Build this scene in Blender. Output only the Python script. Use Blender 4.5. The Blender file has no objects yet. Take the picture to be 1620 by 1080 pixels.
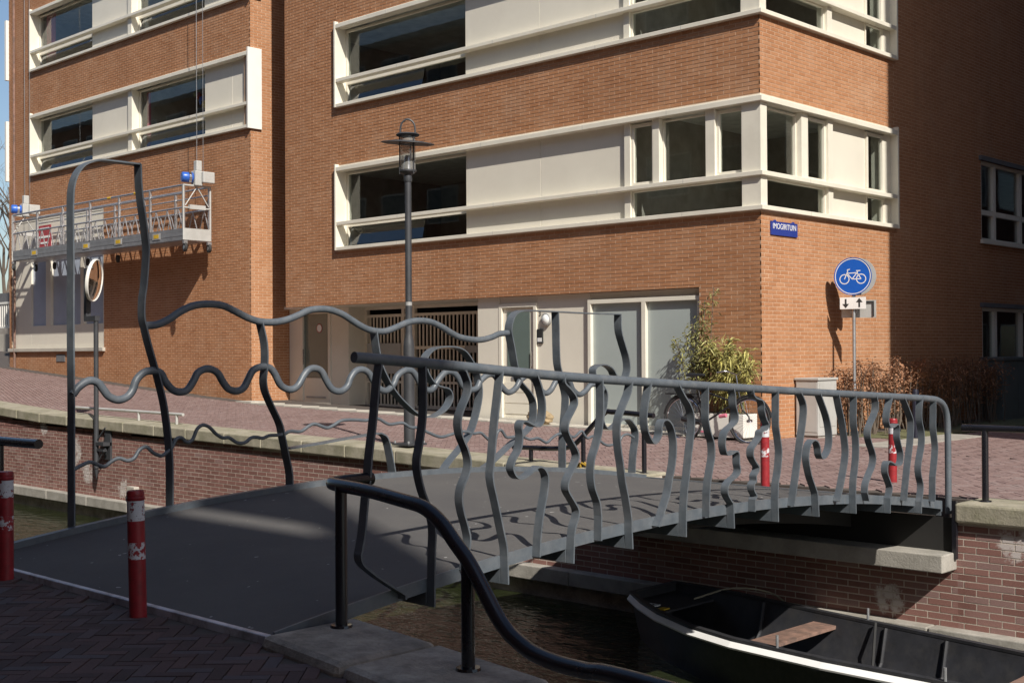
import bpy, bmesh, math, random
import numpy as np
from mathutils import Vector, Matrix
random.seed(7); RNG = np.random.default_rng(7)
RAD = math.radians
scene = bpy.context.scene
COL = scene.collection

# ---------------------------------------------------------------- camera
# World axes: +X runs along the quay to the right, +Y across the canal, Z up; the pavement at the bridge is z = 0.
FOC = 1971.0; PITCH = .00877; ROLL = .0060; YAW = RAD(46.26); EYE = Vector((0, 0, 1.4))
_cp, _sp, _cr, _sr = math.cos(PITCH), math.sin(PITCH), math.cos(ROLL), math.sin(ROLL)
_W = Matrix(((math.sin(YAW), -math.cos(YAW), 0), (math.cos(YAW), math.sin(YAW), 0), (0, 0, 1)))
_M = _W @ Matrix(((1, 0, 0), (0, _cp, -_sp), (0, _sp, _cp))) @ Matrix(((_cr, 0, _sr), (0, 1, 0), (-_sr, 0, _cr)))
_right, _fwd, _up = _M.col[0], _M.col[1], _M.col[2]
cam_data = bpy.data.cameras.new('camera'); cam = bpy.data.objects.new('camera', cam_data); COL.objects.link(cam)
mw = Matrix.Identity(4)
for i in range(3):
    mw[i][0] = _right[i]; mw[i][1] = _up[i]; mw[i][2] = -_fwd[i]; mw[i][3] = EYE[i]
cam.matrix_world = mw
cam_data.sensor_width = 36; cam_data.lens = 36 * FOC / 1620; cam_data.clip_start = .05; cam_data.clip_end = 2000
scene.camera = cam

def project(p):
    d = Vector(p) - EYE
    dep = d.dot(_fwd)
    if dep <= .01: return (-9e9, -9e9, dep)
    return (810 + FOC * d.dot(_right) / dep, 540 - FOC * d.dot(_up) / dep, dep)

# ---------------------------------------------------------------- sky, sun, exposure
SUN_EL = RAD(40); SUN_AZ = RAD(24)       # azimuth measured from +X towards -Y
to_sun = Vector((math.cos(SUN_AZ) * math.cos(SUN_EL), -math.sin(SUN_AZ) * math.cos(SUN_EL), math.sin(SUN_EL)))
world = bpy.data.worlds.new('World'); scene.world = world; world.use_nodes = True
wn = world.node_tree; wn.nodes.clear()
wo = wn.nodes.new('ShaderNodeOutputWorld'); wb = wn.nodes.new('ShaderNodeBackground'); sk = wn.nodes.new('ShaderNodeTexSky')
sk.sky_type = 'NISHITA'; sk.sun_disc = False; sk.sun_elevation = SUN_EL
sk.sun_rotation = math.atan2(to_sun.x, to_sun.y)
sk.air_density = 1.0; sk.dust_density = 1.0; sk.ozone_density = 1.5
wb.inputs['Strength'].default_value = .077
wn.links.new(sk.outputs[0], wb.inputs['Color']); wn.links.new(wb.outputs[0], wo.inputs['Surface'])
sun_data = bpy.data.lights.new('sun', 'SUN'); sun_data.energy = 4.2; sun_data.angle = RAD(.53); sun_data.color = (1, .94, .855)
sun = bpy.data.objects.new('sun', sun_data); COL.objects.link(sun)
sun.rotation_euler = to_sun.to_track_quat('Z', 'Y').to_euler(); sun.location = (20, -10, 30)
vs = scene.view_settings; vs.view_transform = 'Standard'; vs.look = 'None'; vs.gamma = 1; vs.exposure = .46; vs.use_curve_mapping = False
scene.render.engine = 'CYCLES'
scene.cycles.max_bounces = 8; scene.cycles.transparent_max_bounces = 12
scene.cycles.use_denoising = True

# ---------------------------------------------------------------- materials
MATS = {}
def nt(name):
    m = bpy.data.materials.new(name); m.use_nodes = True
    t = m.node_tree; b = t.nodes['Principled BSDF']; MATS[name] = m
    return m, t, b
def L(t, a, b): t.links.new(a, b)
def rgb(c): return (c[0], c[1], c[2], 1)
def noise(t, scale, detail=4, rough=.6, vec=None):
    n = t.nodes.new('ShaderNodeTexNoise'); n.inputs['Scale'].default_value = scale
    n.inputs['Detail'].default_value = detail; n.inputs['Roughness'].default_value = rough
    if vec is None:
        g = t.nodes.new('ShaderNodeNewGeometry'); vec = g.outputs['Position']
    L(t, vec, n.inputs['Vector']); return n
def ramp(t, fac, stops):
    r = t.nodes.new('ShaderNodeValToRGB'); cr = r.color_ramp
    while len(cr.elements) < len(stops): cr.elements.new(.5)
    for e, (p, c) in zip(cr.elements, stops): e.position = p; e.color = rgb(c)
    L(t, fac, r.inputs['Fac']); return r
def mixc(t, fac, a, b, mode='MIX'):
    m = t.nodes.new('ShaderNodeMix'); m.data_type = 'RGBA'; m.blend_type = mode
    for sock, v in ((m.inputs[0], fac), (m.inputs[6], a), (m.inputs[7], b)):
        if isinstance(v, (int, float)): sock.default_value = v
        elif isinstance(v, tuple): sock.default_value = rgb(v)
        else: L(t, v, sock)
    return m.outputs[2]
def bump(t, b, h, strength, dist=.01):
    n = t.nodes.new('ShaderNodeBump'); n.inputs['Strength'].default_value = strength; n.inputs['Distance'].default_value = dist
    L(t, h, n.inputs['Height']); L(t, n.outputs[0], b.inputs['Normal'])
def mul(c, k): return tuple(min(1, x * k) for x in c)
def mat(name, c, rough=.6, metal=0, var=.18, scale=4, bmp=0, bscale=60, dirt=None, dirt_amt=.5, dirt_scale=1.5, coat=0, spec=.5):
    m, t, b = nt(name)
    n = noise(t, scale, 5)
    r = ramp(t, n.outputs['Fac'], [(.3, mul(c, 1 - var)), (.7, mul(c, 1 + var))]).outputs[0]
    if dirt:
        d = noise(t, dirt_scale, 8, .7)
        dr = ramp(t, d.outputs['Fac'], [(.45, (0, 0, 0)), (.7, (dirt_amt,) * 3)])
        r = mixc(t, dr.outputs[0], r, dirt)
    L(t, r, b.inputs['Base Color'])
    rr = t.nodes.new('ShaderNodeMapRange'); L(t, n.outputs['Fac'], rr.inputs[0])
    rr.inputs[3].default_value = max(.02, rough - .08); rr.inputs[4].default_value = min(1, rough + .08)
    L(t, rr.outputs[0], b.inputs['Roughness'])
    b.inputs['Metallic'].default_value = metal; b.inputs['Coat Weight'].default_value = coat
    b.inputs['Specular IOR Level'].default_value = spec
    if bmp: bump(t, b, noise(t, bscale, 4).outputs['Fac'], bmp)
    return m
def brickmat(name, stops, speck=.25, stain=None, bloom=0):
    m, t, b = nt(name)
    a = t.nodes.new('ShaderNodeAttribute'); a.attribute_name = 'tint'
    c = ramp(t, a.outputs['Fac'], stops).outputs[0]
    n = noise(t, 90, 3); s = ramp(t, n.outputs['Fac'], [(.3, (1 - speck,) * 3), (.75, (1 + 0 * speck, 1, 1))]).outputs[0]
    c = mixc(t, 1.0, c, s, 'MULTIPLY')
    gs = t.nodes.new('ShaderNodeNewGeometry'); ms = t.nodes.new('ShaderNodeMapping'); ms.inputs['Scale'].default_value = (5, 5, .22); L(t, gs.outputs['Position'], ms.inputs['Vector'])
    ns = noise(t, 1.0, 4, .6, ms.outputs[0]); c = mixc(t, 1.0, c, ramp(t, ns.outputs['Fac'], [(.36, (.92, .91, .90)), (.52, (1, 1, 1))]).outputs[0], 'MULTIPLY')     # faint run-off streaks
    n2 = noise(t, .55, 5, .6); s2 = ramp(t, n2.outputs['Fac'], [(.3, (.86, .84, .83)), (.7, (1, 1, 1))]).outputs[0]
    c = mixc(t, 1.0, c, s2, 'MULTIPLY')
    if bloom:      # pale salt bloom in soft clouds
        n3 = noise(t, .9, 7, .72); fb = ramp(t, n3.outputs['Fac'], [(.52, (0, 0, 0)), (.74, (bloom,) * 3)]).outputs[0]
        c = mixc(t, fb, c, (.62, .46, .33))
    if stain:
        g = t.nodes.new('ShaderNodeNewGeometry'); fac = None
        nz = noise(t, 7, 6, .75)
        for (p, rad) in stain:
            d = t.nodes.new('ShaderNodeVectorMath'); d.operation = 'DISTANCE'; L(t, g.outputs['Position'], d.inputs[0]); d.inputs[1].default_value = p
            mr = t.nodes.new('ShaderNodeMapRange'); L(t, d.outputs['Value'], mr.inputs[0]); mr.inputs[1].default_value = rad; mr.inputs[2].default_value = rad * .25
            mm = t.nodes.new('ShaderNodeMath'); mm.operation = 'MULTIPLY'; L(t, mr.outputs[0], mm.inputs[0]); L(t, nz.outputs['Fac'], mm.inputs[1])
            if fac is None: fac = mm.outputs[0]
            else:
                ad = t.nodes.new('ShaderNodeMath'); ad.operation = 'MAXIMUM'; L(t, fac, ad.inputs[0]); L(t, mm.outputs[0], ad.inputs[1]); fac = ad.outputs[0]
        th = ramp(t, fac, [(.40, (0, 0, 0)), (.5, (.8, .8, .8))]).outputs[0]
        c = mixc(t, th, c, (.62, .58, .55))
    L(t, c, b.inputs['Base Color']); b.inputs['Roughness'].default_value = .85; b.inputs['Specular IOR Level'].default_value = .3
    bump(t, b, noise(t, 160, 3).outputs['Fac'], .35, .004)
    return m
def glassmat(name, tint=(.75, .8, .8), rough=.0, ior=1.5, boost=1.0):
    m = bpy.data.materials.new(name); m.use_nodes = True; t = m.node_tree; t.nodes.clear(); MATS[name] = m
    o = t.nodes.new('ShaderNodeOutputMaterial'); mx = t.nodes.new('ShaderNodeMixShader'); tr = t.nodes.new('ShaderNodeBsdfTransparent'); gl = t.nodes.new('ShaderNodeBsdfGlossy')
    tr.inputs[0].default_value = rgb(tint); gl.inputs['Roughness'].default_value = rough
    fr = t.nodes.new('ShaderNodeFresnel'); gm = t.nodes.new('ShaderNodeNewGeometry'); mi = t.nodes.new('ShaderNodeMapRange'); mi.inputs[3].default_value = ior; mi.inputs[4].default_value = 1 / ior
    L(t, gm.outputs['Backfacing'], mi.inputs[0]); L(t, mi.outputs[0], fr.inputs[0])      # same reflectance from both sides of the pane
    mm = t.nodes.new('ShaderNodeMath'); mm.operation = 'MULTIPLY'; mm.use_clamp = True; mm.inputs[1].default_value = boost
    n = noise(t, 1.3, 2); bp = t.nodes.new('ShaderNodeBump'); bp.inputs['Strength'].default_value = .03; bp.inputs['Distance'].default_value = .02
    L(t, n.outputs['Fac'], bp.inputs['Height']); L(t, bp.outputs[0], gl.inputs['Normal'])
    L(t, fr.outputs[0], mm.inputs[0]); L(t, mm.outputs[0], mx.inputs[0]); L(t, tr.outputs[0], mx.inputs[1]); L(t, gl.outputs[0], mx.inputs[2]); L(t, mx.outputs[0], o.inputs[0])
    return m

brickmat('brick_orange', [(0, (.475, .220, .104)), (.3, (.505, .240, .117)), (.7, (.53, .258, .129)), (1, (.555, .282, .147))], bloom=.25)
brickmat('brick_quay', [(0, (.25, .125, .105)), (.4, (.30, .152, .128)), (.75, (.345, .182, .155)), (1, (.34, .215, .195))],
         stain=[((-21.7, 10.99, -.35), .75), ((-21.2, 10.99, -.72), .55), ((-22.9, 10.99, .02), .4), ((-19.9, 10.99, -.95), .45), ((-5.6, 10.99, -.93), .42), ((-4.4, 10.99, -.32), .4)])
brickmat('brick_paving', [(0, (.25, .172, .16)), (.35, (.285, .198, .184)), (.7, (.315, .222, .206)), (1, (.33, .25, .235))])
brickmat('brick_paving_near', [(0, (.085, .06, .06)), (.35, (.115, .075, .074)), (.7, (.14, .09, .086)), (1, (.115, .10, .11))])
mat('mortar', (.56, .385, .26), .95, bmp=.4)
mat('mortar_quay', (.50, .435, .37), .95, bmp=.4, dirt=(.25, .22, .18), dirt_amt=.5)
mat('paving_joint', (.085, .07, .06), .95, bmp=.4)
mat('cream_metal', (.76, .72, .61), .38, var=.04, scale=1.2, dirt=(.5, .46, .38), dirt_amt=.25, dirt_scale=2.5)
mat('cream_panel', (.72, .68, .58), .45, var=.04, scale=.8, dirt=(.55, .5, .42), dirt_amt=.2, dirt_scale=1.2)
mat('white_paint', (.8, .78, .72), .4, var=.03)
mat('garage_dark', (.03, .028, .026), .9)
mat('beige_paint', (.72, .66, .55), .5, var=.06)
mat('dark_interior', (.46, .42, .37), .9)
mat('interior_ceiling', (.70, .68, .63), .9)
mat('blind', (.10, .10, .12), .8)
mat('steel_paint', (.095, .112, .130), .42, var=.14, scale=9, dirt=(.19, .195, .20), dirt_amt=.4, dirt_scale=11, bmp=.12, bscale=120)
mat('black_paint', (.012, .012, .016), .28, var=.2, coat=.3)
mat('lamp_paint', (.045, .047, .052), .5)
mat('galvanised', (.42, .43, .44), .45, metal=.7, var=.12, scale=12)
mat('aluminium', (.55, .55, .56), .4, metal=.75, var=.12, scale=8, dirt=(.3, .3, .3), dirt_amt=.4, dirt_scale=6)
mat('threshold_steel', (.62, .65, .72), .42, metal=.2, var=.2, scale=3, dirt=(.12, .12, .13), dirt_amt=.9, dirt_scale=5)
mat('stone_coping', (.34, .31, .235), .85, var=.2, scale=5, bmp=.5, bscale=50, dirt=(.16, .16, .085), dirt_amt=.7, dirt_scale=3)
mat('stone_grey', (.35, .315, .265), .85, var=.3, scale=9, bmp=.9, bscale=45, dirt=(.10, .095, .08), dirt_amt=.8, dirt_scale=3)
mat('concrete', (.36, .34, .30), .85, var=.15, scale=6, bmp=.4, bscale=50, dirt=(.16, .15, .12), dirt_amt=.6, dirt_scale=2.5)
mat('concrete_light', (.48, .45, .39), .85, var=.12, scale=6, bmp=.3, bscale=50, dirt=(.3, .28, .23), dirt_amt=.5)
mat('red_paint', (.30, .022, .028), .42, var=.15, scale=12, dirt=(.1, .02, .02), dirt_amt=.5, dirt_scale=20)
mat('blue_sign', (.012, .10, .46), .35, var=.05)
mat('blue_enamel', (.03, .05, .25), .3, var=.06)
mat('sign_white', (.78, .78, .76), .4, var=.04)
mat('sign_black', (.03, .03, .03), .5)
mat('sign_grey', (.35, .35, .34), .5)
mat('boat_black', (.032, .034, .042), .4, var=.3, scale=8, dirt=(.07, .07, .07), dirt_amt=.5, dirt_scale=25)
mat('boat_inside', (.024, .025, .030), .6, var=.3, scale=6, dirt=(.055, .052, .05), dirt_amt=.5, dirt_scale=7)
mat('wood_red', (.24, .145, .11), .8, var=.3, scale=9, dirt=(.06, .05, .045), dirt_amt=.8, dirt_scale=6)
mat('rope', (.30, .27, .2), .9)
mat('rubber', (.03, .03, .03), .8)
mat('blue_motor', (.03, .12, .5), .35)
mat('yellow', (.65, .42, .03), .5)
mat('tape_yellow', (.30, .19, .02), .6)
mat('red_banner', (.36, .05, .06), .6)
mat('pink_cloth', (.55, .14, .19), .8)
mat('bark', (.14, .11, .085), .9, bmp=.6, bscale=25)
mat('stem_green', (.16, .17, .06), .7)
mat('leaf_bamboo', (.40, .37, .12), .55, var=.5, scale=6)
mat('leaf_shrub', (.27, .265, .10), .6, var=.45, scale=7)
mat('leaf_brown', (.30, .155, .085), .75, var=.5, scale=9)
mat('leaf_dark', (.05, .055, .03), .75, var=.4, scale=9)
mat('cabinet_grey', (.44, .44, .42), .55, var=.06, dirt=(.28, .27, .24), dirt_amt=.4)
mat('cabinet_dark', (.10, .12, .12), .6)
mat('boulder_tan', (.32, .24, .14), .9, var=.35, scale=9, bmp=.8, bscale=30)
mat('soil', (.10, .075, .055), .95, bmp=.5)
mat('grass_strip', (.13, .13, .06), .95, var=.4, scale=18, bmp=.6)
mat('slate', (.14, .14, .145), .8)
mat('render_wall', (.33, .30, .27), .9)
mat('bike_black', (.02, .02, .022), .35)
mat('bike_pink', (.6, .18, .25), .5)
mat('chrome', (.6, .6, .62), .18, metal=1, var=.05)
mat('mirror', (.85, .86, .86), .03, metal=1, var=.01)
mat('lamp_glow', (.8, .82, .8), .35, var=.02)
mat('sky_reflection_blue', (.42, .48, .58), .12, var=.12, scale=.9)  # opaque pale blue: sky reflection put into the pane colour
mat('frosted', (.37, .415, .40), .16, var=.07, scale=.7)
mat('door_glass', (.13, .17, .155), .06, var=.1, scale=.7)
mat('terracotta', (.35, .13, .07), .8)
glassmat('glass', (.86, .89, .88), 0, 1.5, 1.0)
glassmat('glass_blue', (.5, .55, .6), .01, 1.7, 1.3)
mat('navy', (.012, .013, .028), .5)  # near black: the shade on this post is put into its blue
mat('strake_white', (.85, .85, .84), .5, var=.03, dirt=(.6, .6, .58), dirt_amt=.3)
mat('underbridge_shade_black', (.02, .019, .018), .8)  # near black for beams and soffit; on the abutment it is painted shade
m, t, b = nt('lantern_glass'); b.inputs['Base Color'].default_value = (.34, .34, .32, 1); b.inputs['Alpha'].default_value = .5; b.inputs['Roughness'].default_value = .12
glassmat('glass_lantern', (.8, .8, .77), .06, 1.45, .8)

# water
m, t, b = nt('water')
b.inputs['Base Color'].default_value = (.019, .024, .009, 1); b.inputs['Roughness'].default_value = .03; b.inputs['IOR'].default_value = 1.33
g = t.nodes.new('ShaderNodeNewGeometry'); mp = t.nodes.new('ShaderNodeMapping'); mp.inputs['Scale'].default_value = (1, 1.9, 1); mp.inputs['Rotation'].default_value = (0, 0, .5)
L(t, g.outputs['Position'], mp.inputs['Vector'])
n1 = noise(t, 3.2, 3, .5, mp.outputs[0]); n2 = noise(t, 11, 2, .5, mp.outputs[0])
ad = t.nodes.new('ShaderNodeMath'); ad.operation = 'MULTIPLY_ADD'; L(t, n2.outputs['Fac'], ad.inputs[0]); ad.inputs[1].default_value = .25; L(t, n1.outputs['Fac'], ad.inputs[2])
bump(t, b, ad.outputs[0], .5, .06)
# anti-slip deck: grit, worn tracks and stray pale flecks
m, t, b = nt('deck_grit')
g1 = noise(t, 380, 2); g2 = noise(t, 1.1, 6, .7); g3 = noise(t, 17, 1, .4)
c = ramp(t, g1.outputs['Fac'], [(.3, (.082, .079, .077)), (.7, (.142, .137, .133))]).outputs[0]
c = mixc(t, 1.0, c, ramp(t, g2.outputs['Fac'], [(.35, (.78, .78, .79)), (.7, (1.0, .99, .97))]).outputs[0], 'MULTIPLY')
c = mixc(t, ramp(t, g3.outputs['Fac'], [(.775, (0, 0, 0)), (.79, (.8, .8, .8))]).outputs[0], c, (.42, .41, .39))
L(t, c, b.inputs['Base Color']); b.inputs['Roughness'].default_value = .85; bump(t, b, g1.outputs['Fac'], .7, .004)
# chipped white band (old paint flaking to red and steel)
m, t, b = nt('chipped_white')
n = noise(t, 26, 6, .7); c = ramp(t, n.outputs['Fac'], [(.3, (.55, .55, .57)), (.565, (.62, .62, .64)), (.585, (.07, .05, .06)), (.63, (.30, .022, .028))])
c.color_ramp.interpolation = 'LINEAR'; L(t, c.outputs[0], b.inputs['Base Color']); b.inputs['Roughness'].default_value = .5
m, t, b = nt('chipped_red')
n = noise(t, 24, 6, .7); c = ramp(t, n.outputs['Fac'], [(.40, (.30, .022, .028)), (.50, (.30, .022, .028)), (.53, (.6, .6, .62)), (.6, (.6, .6, .62))])
L(t, c.outputs[0], b.inputs['Base Color']); b.inputs['Roughness'].default_value = .5

# ---------------------------------------------------------------- mesh helpers
def link(name, me, mname, parent=None, smooth=None, bevel=0):
    o = bpy.data.objects.new(name, me); COL.objects.link(o)
    if mname and not me.materials: me.materials.append(MATS[mname])
    if smooth is not None:
        me.shade_smooth(); me.set_sharp_from_angle(angle=RAD(smooth))
    if bevel:
        b = o.modifiers.new('bevel', 'BEVEL'); b.width = bevel; b.segments = 2; b.limit_method = 'ANGLE'; b.angle_limit = RAD(40)
    if parent is not None: adopt(o, parent)
    return o
def adopt(o, parent):
    o.parent = parent
    if parent.type == 'EMPTY': o.matrix_parent_inverse = Matrix.Translation(-Vector(parent.location))
class MB:
    def __init__(s): s.v = []; s.f = []
    def add(s, vs, fs):
        k = len(s.v); s.v.extend([tuple(p) for p in vs]); s.f.extend([tuple(i + k for i in f) for f in fs]); return s
    def box(s, x0, x1, y0, y1, z0, z1):
        return s.add([(x0, y0, z0), (x1, y0, z0), (x1, y1, z0), (x0, y1, z0), (x0, y0, z1), (x1, y0, z1), (x1, y1, z1), (x0, y1, z1)],
                     [(0, 3, 2, 1), (4, 5, 6, 7), (0, 1, 5, 4), (1, 2, 6, 5), (2, 3, 7, 6), (3, 0, 4, 7)])
    def fbox(s, F, s0, s1, d0, d1, z0, z1):
        return s.add([F(*p) for p in ((s0, d0, z0), (s1, d0, z0), (s1, d1, z0), (s0, d1, z0), (s0, d0, z1), (s1, d0, z1), (s1, d1, z1), (s0, d1, z1))],
                     [(0, 3, 2, 1), (4, 5, 6, 7), (0, 1, 5, 4), (1, 2, 6, 5), (2, 3, 7, 6), (3, 0, 4, 7)])
    def hexa(s, pts): # 8 points, bottom loop then top loop
        return s.add(pts, [(0, 3, 2, 1), (4, 5, 6, 7), (0, 1, 5, 4), (1, 2, 6, 5), (2, 3, 7, 6), (3, 0, 4, 7)])
    def prism(s, poly, ext): # poly: list of 3D points (planar), ext: extrusion vector
        n = len(poly); e = Vector(ext)
        vs = [Vector(p) for p in poly] + [Vector(p) + e for p in poly]
        return s.add(vs, [tuple(range(n))[::-1], tuple(range(n, 2 * n))] + [(i, (i + 1) % n, (i + 1) % n + n, i + n) for i in range(n)])
    def tube(s, path, r, n=10, caps=True):
        P = [Vector(p) for p in path]; N = len(P)
        rs = r if isinstance(r, (list, tuple)) else [r] * N
        T = []
        for i in range(N):
            a = P[max(0, i - 1)]; c = P[min(N - 1, i + 1)]; d = (c - a)
            T.append(d.normalized() if d.length > 1e-9 else Vector((0, 0, 1)))
        up = Vector((0, 0, 1)) if abs(T[0].z) < .9 else Vector((1, 0, 0))
        u = T[0].cross(up).normalized(); k = len(s.v)
        for i in range(N):
            u = (u - T[i] * u.dot(T[i])).normalized(); w = T[i].cross(u)
            for j in range(n):
                a = 2 * math.pi * j / n; q = P[i] + (u * math.cos(a) + w * math.sin(a)) * rs[i]; s.v.append(tuple(q))
        for i in range(N - 1):
            for j in range(n):
                s.f.append((k + i * n + j, k + i * n + (j + 1) % n, k + (i + 1) * n + (j + 1) % n, k + (i + 1) * n + j))
        if caps:
            s.f.append(tuple(k + j for j in range(n))[::-1]); s.f.append(tuple(k + (N - 1) * n + j for j in range(n)))
        return s
    def lathe(s, prof, c=(0, 0, 0), n=24, axis=None, caps=True):
        k = len(s.v); N = len(prof); c = Vector(c)
        Q = Matrix.Identity(3) if axis is None else Vector(axis).to_track_quat('Z', 'Y').to_matrix()
        for (r, z) in prof:
            for j in range(n):
                a = 2 * math.pi * j / n; s.v.append(tuple(c + Q @ Vector((r * math.cos(a), r * math.sin(a), z))))
        for i in range(N - 1):
            for j in range(n): s.f.append((k + i * n + j, k + i * n + (j + 1) % n, k + (i + 1) * n + (j + 1) % n, k + (i + 1) * n + j))
        if caps and prof[0][0] > 1e-4: s.f.append(tuple(k + j for j in range(n))[::-1])
        if caps and prof[-1][0] > 1e-4: s.f.append(tuple(k + (N - 1) * n + j for j in range(n)))
        return s
    def ribbon(s, path, x0, x1, th):
        # flat bar bent in a plane X = const; path holds (y, z); its width runs from x0 to x1
        P = [Vector((0, p[0], p[1])) for p in path]; N = len(P); k = len(s.v)
        for i in range(N):
            a = P[max(0, i - 1)]; c = P[min(N - 1, i + 1)]; d = (c - a).normalized(); nn = Vector((0, -d.z, d.y)) * (th / 2)
            for x, sg in ((x0, 1), (x1, 1), (x1, -1), (x0, -1)):
                q = P[i] + nn * sg; s.v.append((x, q.y, q.z))
        for i in range(N - 1):
            for j in range(4): s.f.append((k + i * 4 + j, k + i * 4 + (j + 1) % 4, k + (i + 1) * 4 + (j + 1) % 4, k + (i + 1) * 4 + j))
        s.f.append((k, k + 1, k + 2, k + 3)); e = k + (N - 1) * 4; s.f.append((e + 3, e + 2, e + 1, e)); return s
    def mesh(s, name):
        me = bpy.data.meshes.new(name); me.from_pydata(s.v, [], s.f); me.update()
        if len(s.f) < 30000:
            bm = bmesh.new(); bm.from_mesh(me); bmesh.ops.recalc_face_normals(bm, faces=bm.faces); bm.to_mesh(me); bm.free()
        return me
    def build(s, name, mname, parent=None, smooth=None, bevel=0):
        return link(name, s.mesh(name), mname, parent, smooth, bevel)
def catmull(pts, sub=6):
    P = [Vector(p) for p in pts]; out = []
    P = [P[0] * 2 - P[1]] + P + [P[-1] * 2 - P[-2]]
    for i in range(1, len(P) - 2):
        p0, p1, p2, p3 = P[i - 1], P[i], P[i + 1], P[i + 2]
        for j in range(sub):
            u = j / sub
            out.append(.5 * ((2 * p1) + (p2 - p0) * u + (2 * p0 - 5 * p1 + 4 * p2 - p3) * u * u + (3 * p1 - p0 - 3 * p2 + p3) * u ** 3))
    out.append(P[-2]); return out
def interp(x, xs, ys): return float(np.interp(x, xs, ys))
def tag(o, label, cat, group=None):
    o['label'] = label; o['category'] = cat
    if group: o['group'] = group
    return o
def thing(name, label, cat, loc=(0, 0, 0), group=None):
    o = bpy.data.objects.new(name, None); COL.objects.link(o); o.location = loc; o.empty_display_size = .2
    return tag(o, label, cat, group)
def copy_thing(root, offset, label=None):
    r = root.copy(); COL.objects.link(r); r.location = Vector(root.location) + Vector(offset)
    if label: r['label'] = label
    def rec(src, dst):
        for ch in [c for c in bpy.data.objects if c.parent == src]:
            k = ch.copy(); COL.objects.link(k); k.parent = dst; rec(ch, k)
    rec(root, r); return r
def structure(o): o['kind'] = 'structure'; return o
def stuff(o): o['kind'] = 'stuff'; return o
def text_mesh(body, size, extrude=.002):
    cu = bpy.data.curves.new('t', 'FONT'); cu.body = body; cu.size = size; cu.extrude = extrude; cu.align_x = 'CENTER'; cu.align_y = 'CENTER'
    to = bpy.data.objects.new('t', cu); COL.objects.link(to)
    me = bpy.data.meshes.new_from_object(to.evaluated_get(bpy.context.evaluated_depsgraph_get()))
    bpy.data.objects.remove(to); bpy.data.curves.remove(cu); return me
def plane_matrix(c, xdir, n):
    x = Vector(xdir).normalized(); z = Vector(n).normalized(); y = z.cross(x).normalized(); x = y.cross(z)
    m = Matrix.Identity(4)
    for i in range(3): m[i][0] = x[i]; m[i][1] = y[i]; m[i][2] = z[i]; m[i][3] = c[i]
    return m

# ---- bricks: real boxes standing proud of the mortar; the largest in view are objects, the rest one joined mesh
_bm_cache = {}
def brick_mesh(sx, sy, sz, tint, mname):
    key = (round(sx, 4), round(sy, 4), round(sz, 4), tint, mname)
    if key not in _bm_cache:
        mb = MB().box(-sx / 2, sx / 2, -sy / 2, sy / 2, -sz / 2, sz / 2); me = mb.mesh('brick')
        at = me.attributes.new('tint', 'FLOAT', 'FACE'); at.data.foreach_set('value', [tint / 7.0] * len(me.polygons))
        me.materials.append(MATS[mname]); _bm_cache[key] = me
    return _bm_cache[key]
def emit_bricks(bricks, mname, parent, limit=300, name='brick', joined='brick_courses', rot=None):
    """bricks: list of (centre, half-size vector along x,y,z, full flag, rotation about z)"""
    scored = []
    for i, (c, h, full, rz) in enumerate(bricks):
        if full:
            u, v, d = project(c)
            if 0 < u < 1620 and 0 < v < 1080: scored.append((d, i))
    scored.sort(); chosen = set(i for d, i in scored[:limit])
    V = []; T = []
    for i, (c, h, full, rz) in enumerate(bricks):
        if i in chosen:
            me = brick_mesh(h[0] * 2, h[1] * 2, h[2] * 2, random.randrange(8), mname)
            o = bpy.data.objects.new(name, me); COL.objects.link(o); o.location = c; o.rotation_euler = (0, 0, rz)
            o.parent = parent
            if parent.type == 'EMPTY': o.matrix_parent_inverse = Matrix.Translation(-Vector(parent.location))
        else:
            V.append((c[0], c[1], c[2], h[0], h[1], h[2], rz))
    if V:
        A = np.array(V); n = len(A)
        sg = np.array([(-1, -1, -1), (1, -1, -1), (1, 1, -1), (-1, 1, -1), (-1, -1, 1), (1, -1, 1), (1, 1, 1), (-1, 1, 1)], float)
        loc = sg[None] * A[:, None, 3:6]
        cs, sn = np.cos(A[:, 6])[:, None], np.sin(A[:, 6])[:, None]
        x = loc[..., 0] * cs - loc[..., 1] * sn + A[:, 0:1]; y = loc[..., 0] * sn + loc[..., 1] * cs + A[:, 1:2]; z = loc[..., 2] + A[:, 2:3]
        verts = np.stack([x, y, z], -1).reshape(-1, 3)
        fq = np.array([(0, 3, 2, 1), (4, 5, 6, 7), (0, 1, 5, 4), (1, 2, 6, 5), (2, 3, 7, 6), (3, 0, 4, 7)])
        faces = (fq[None] + (np.arange(n) * 8)[:, None, None]).reshape(-1)
        me = bpy.data.meshes.new(joined); me.vertices.add(n * 8); me.vertices.foreach_set('co', verts.reshape(-1))
        me.loops.add(n * 24); me.loops.foreach_set('vertex_index', faces)
        me.polygons.add(n * 6); me.polygons.foreach_set('loop_start', np.arange(n * 6) * 4)
        me.update(calc_edges=True); me.shade_flat()
        at = me.attributes.new('tint', 'FLOAT', 'FACE'); at.data.foreach_set('value', np.repeat(RNG.random(n), 6))
        me.materials.append(MATS[mname])
        stuff(link(joined, me, None, parent))
BL, BH, BJ = .2320, .0633, .0120
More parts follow.
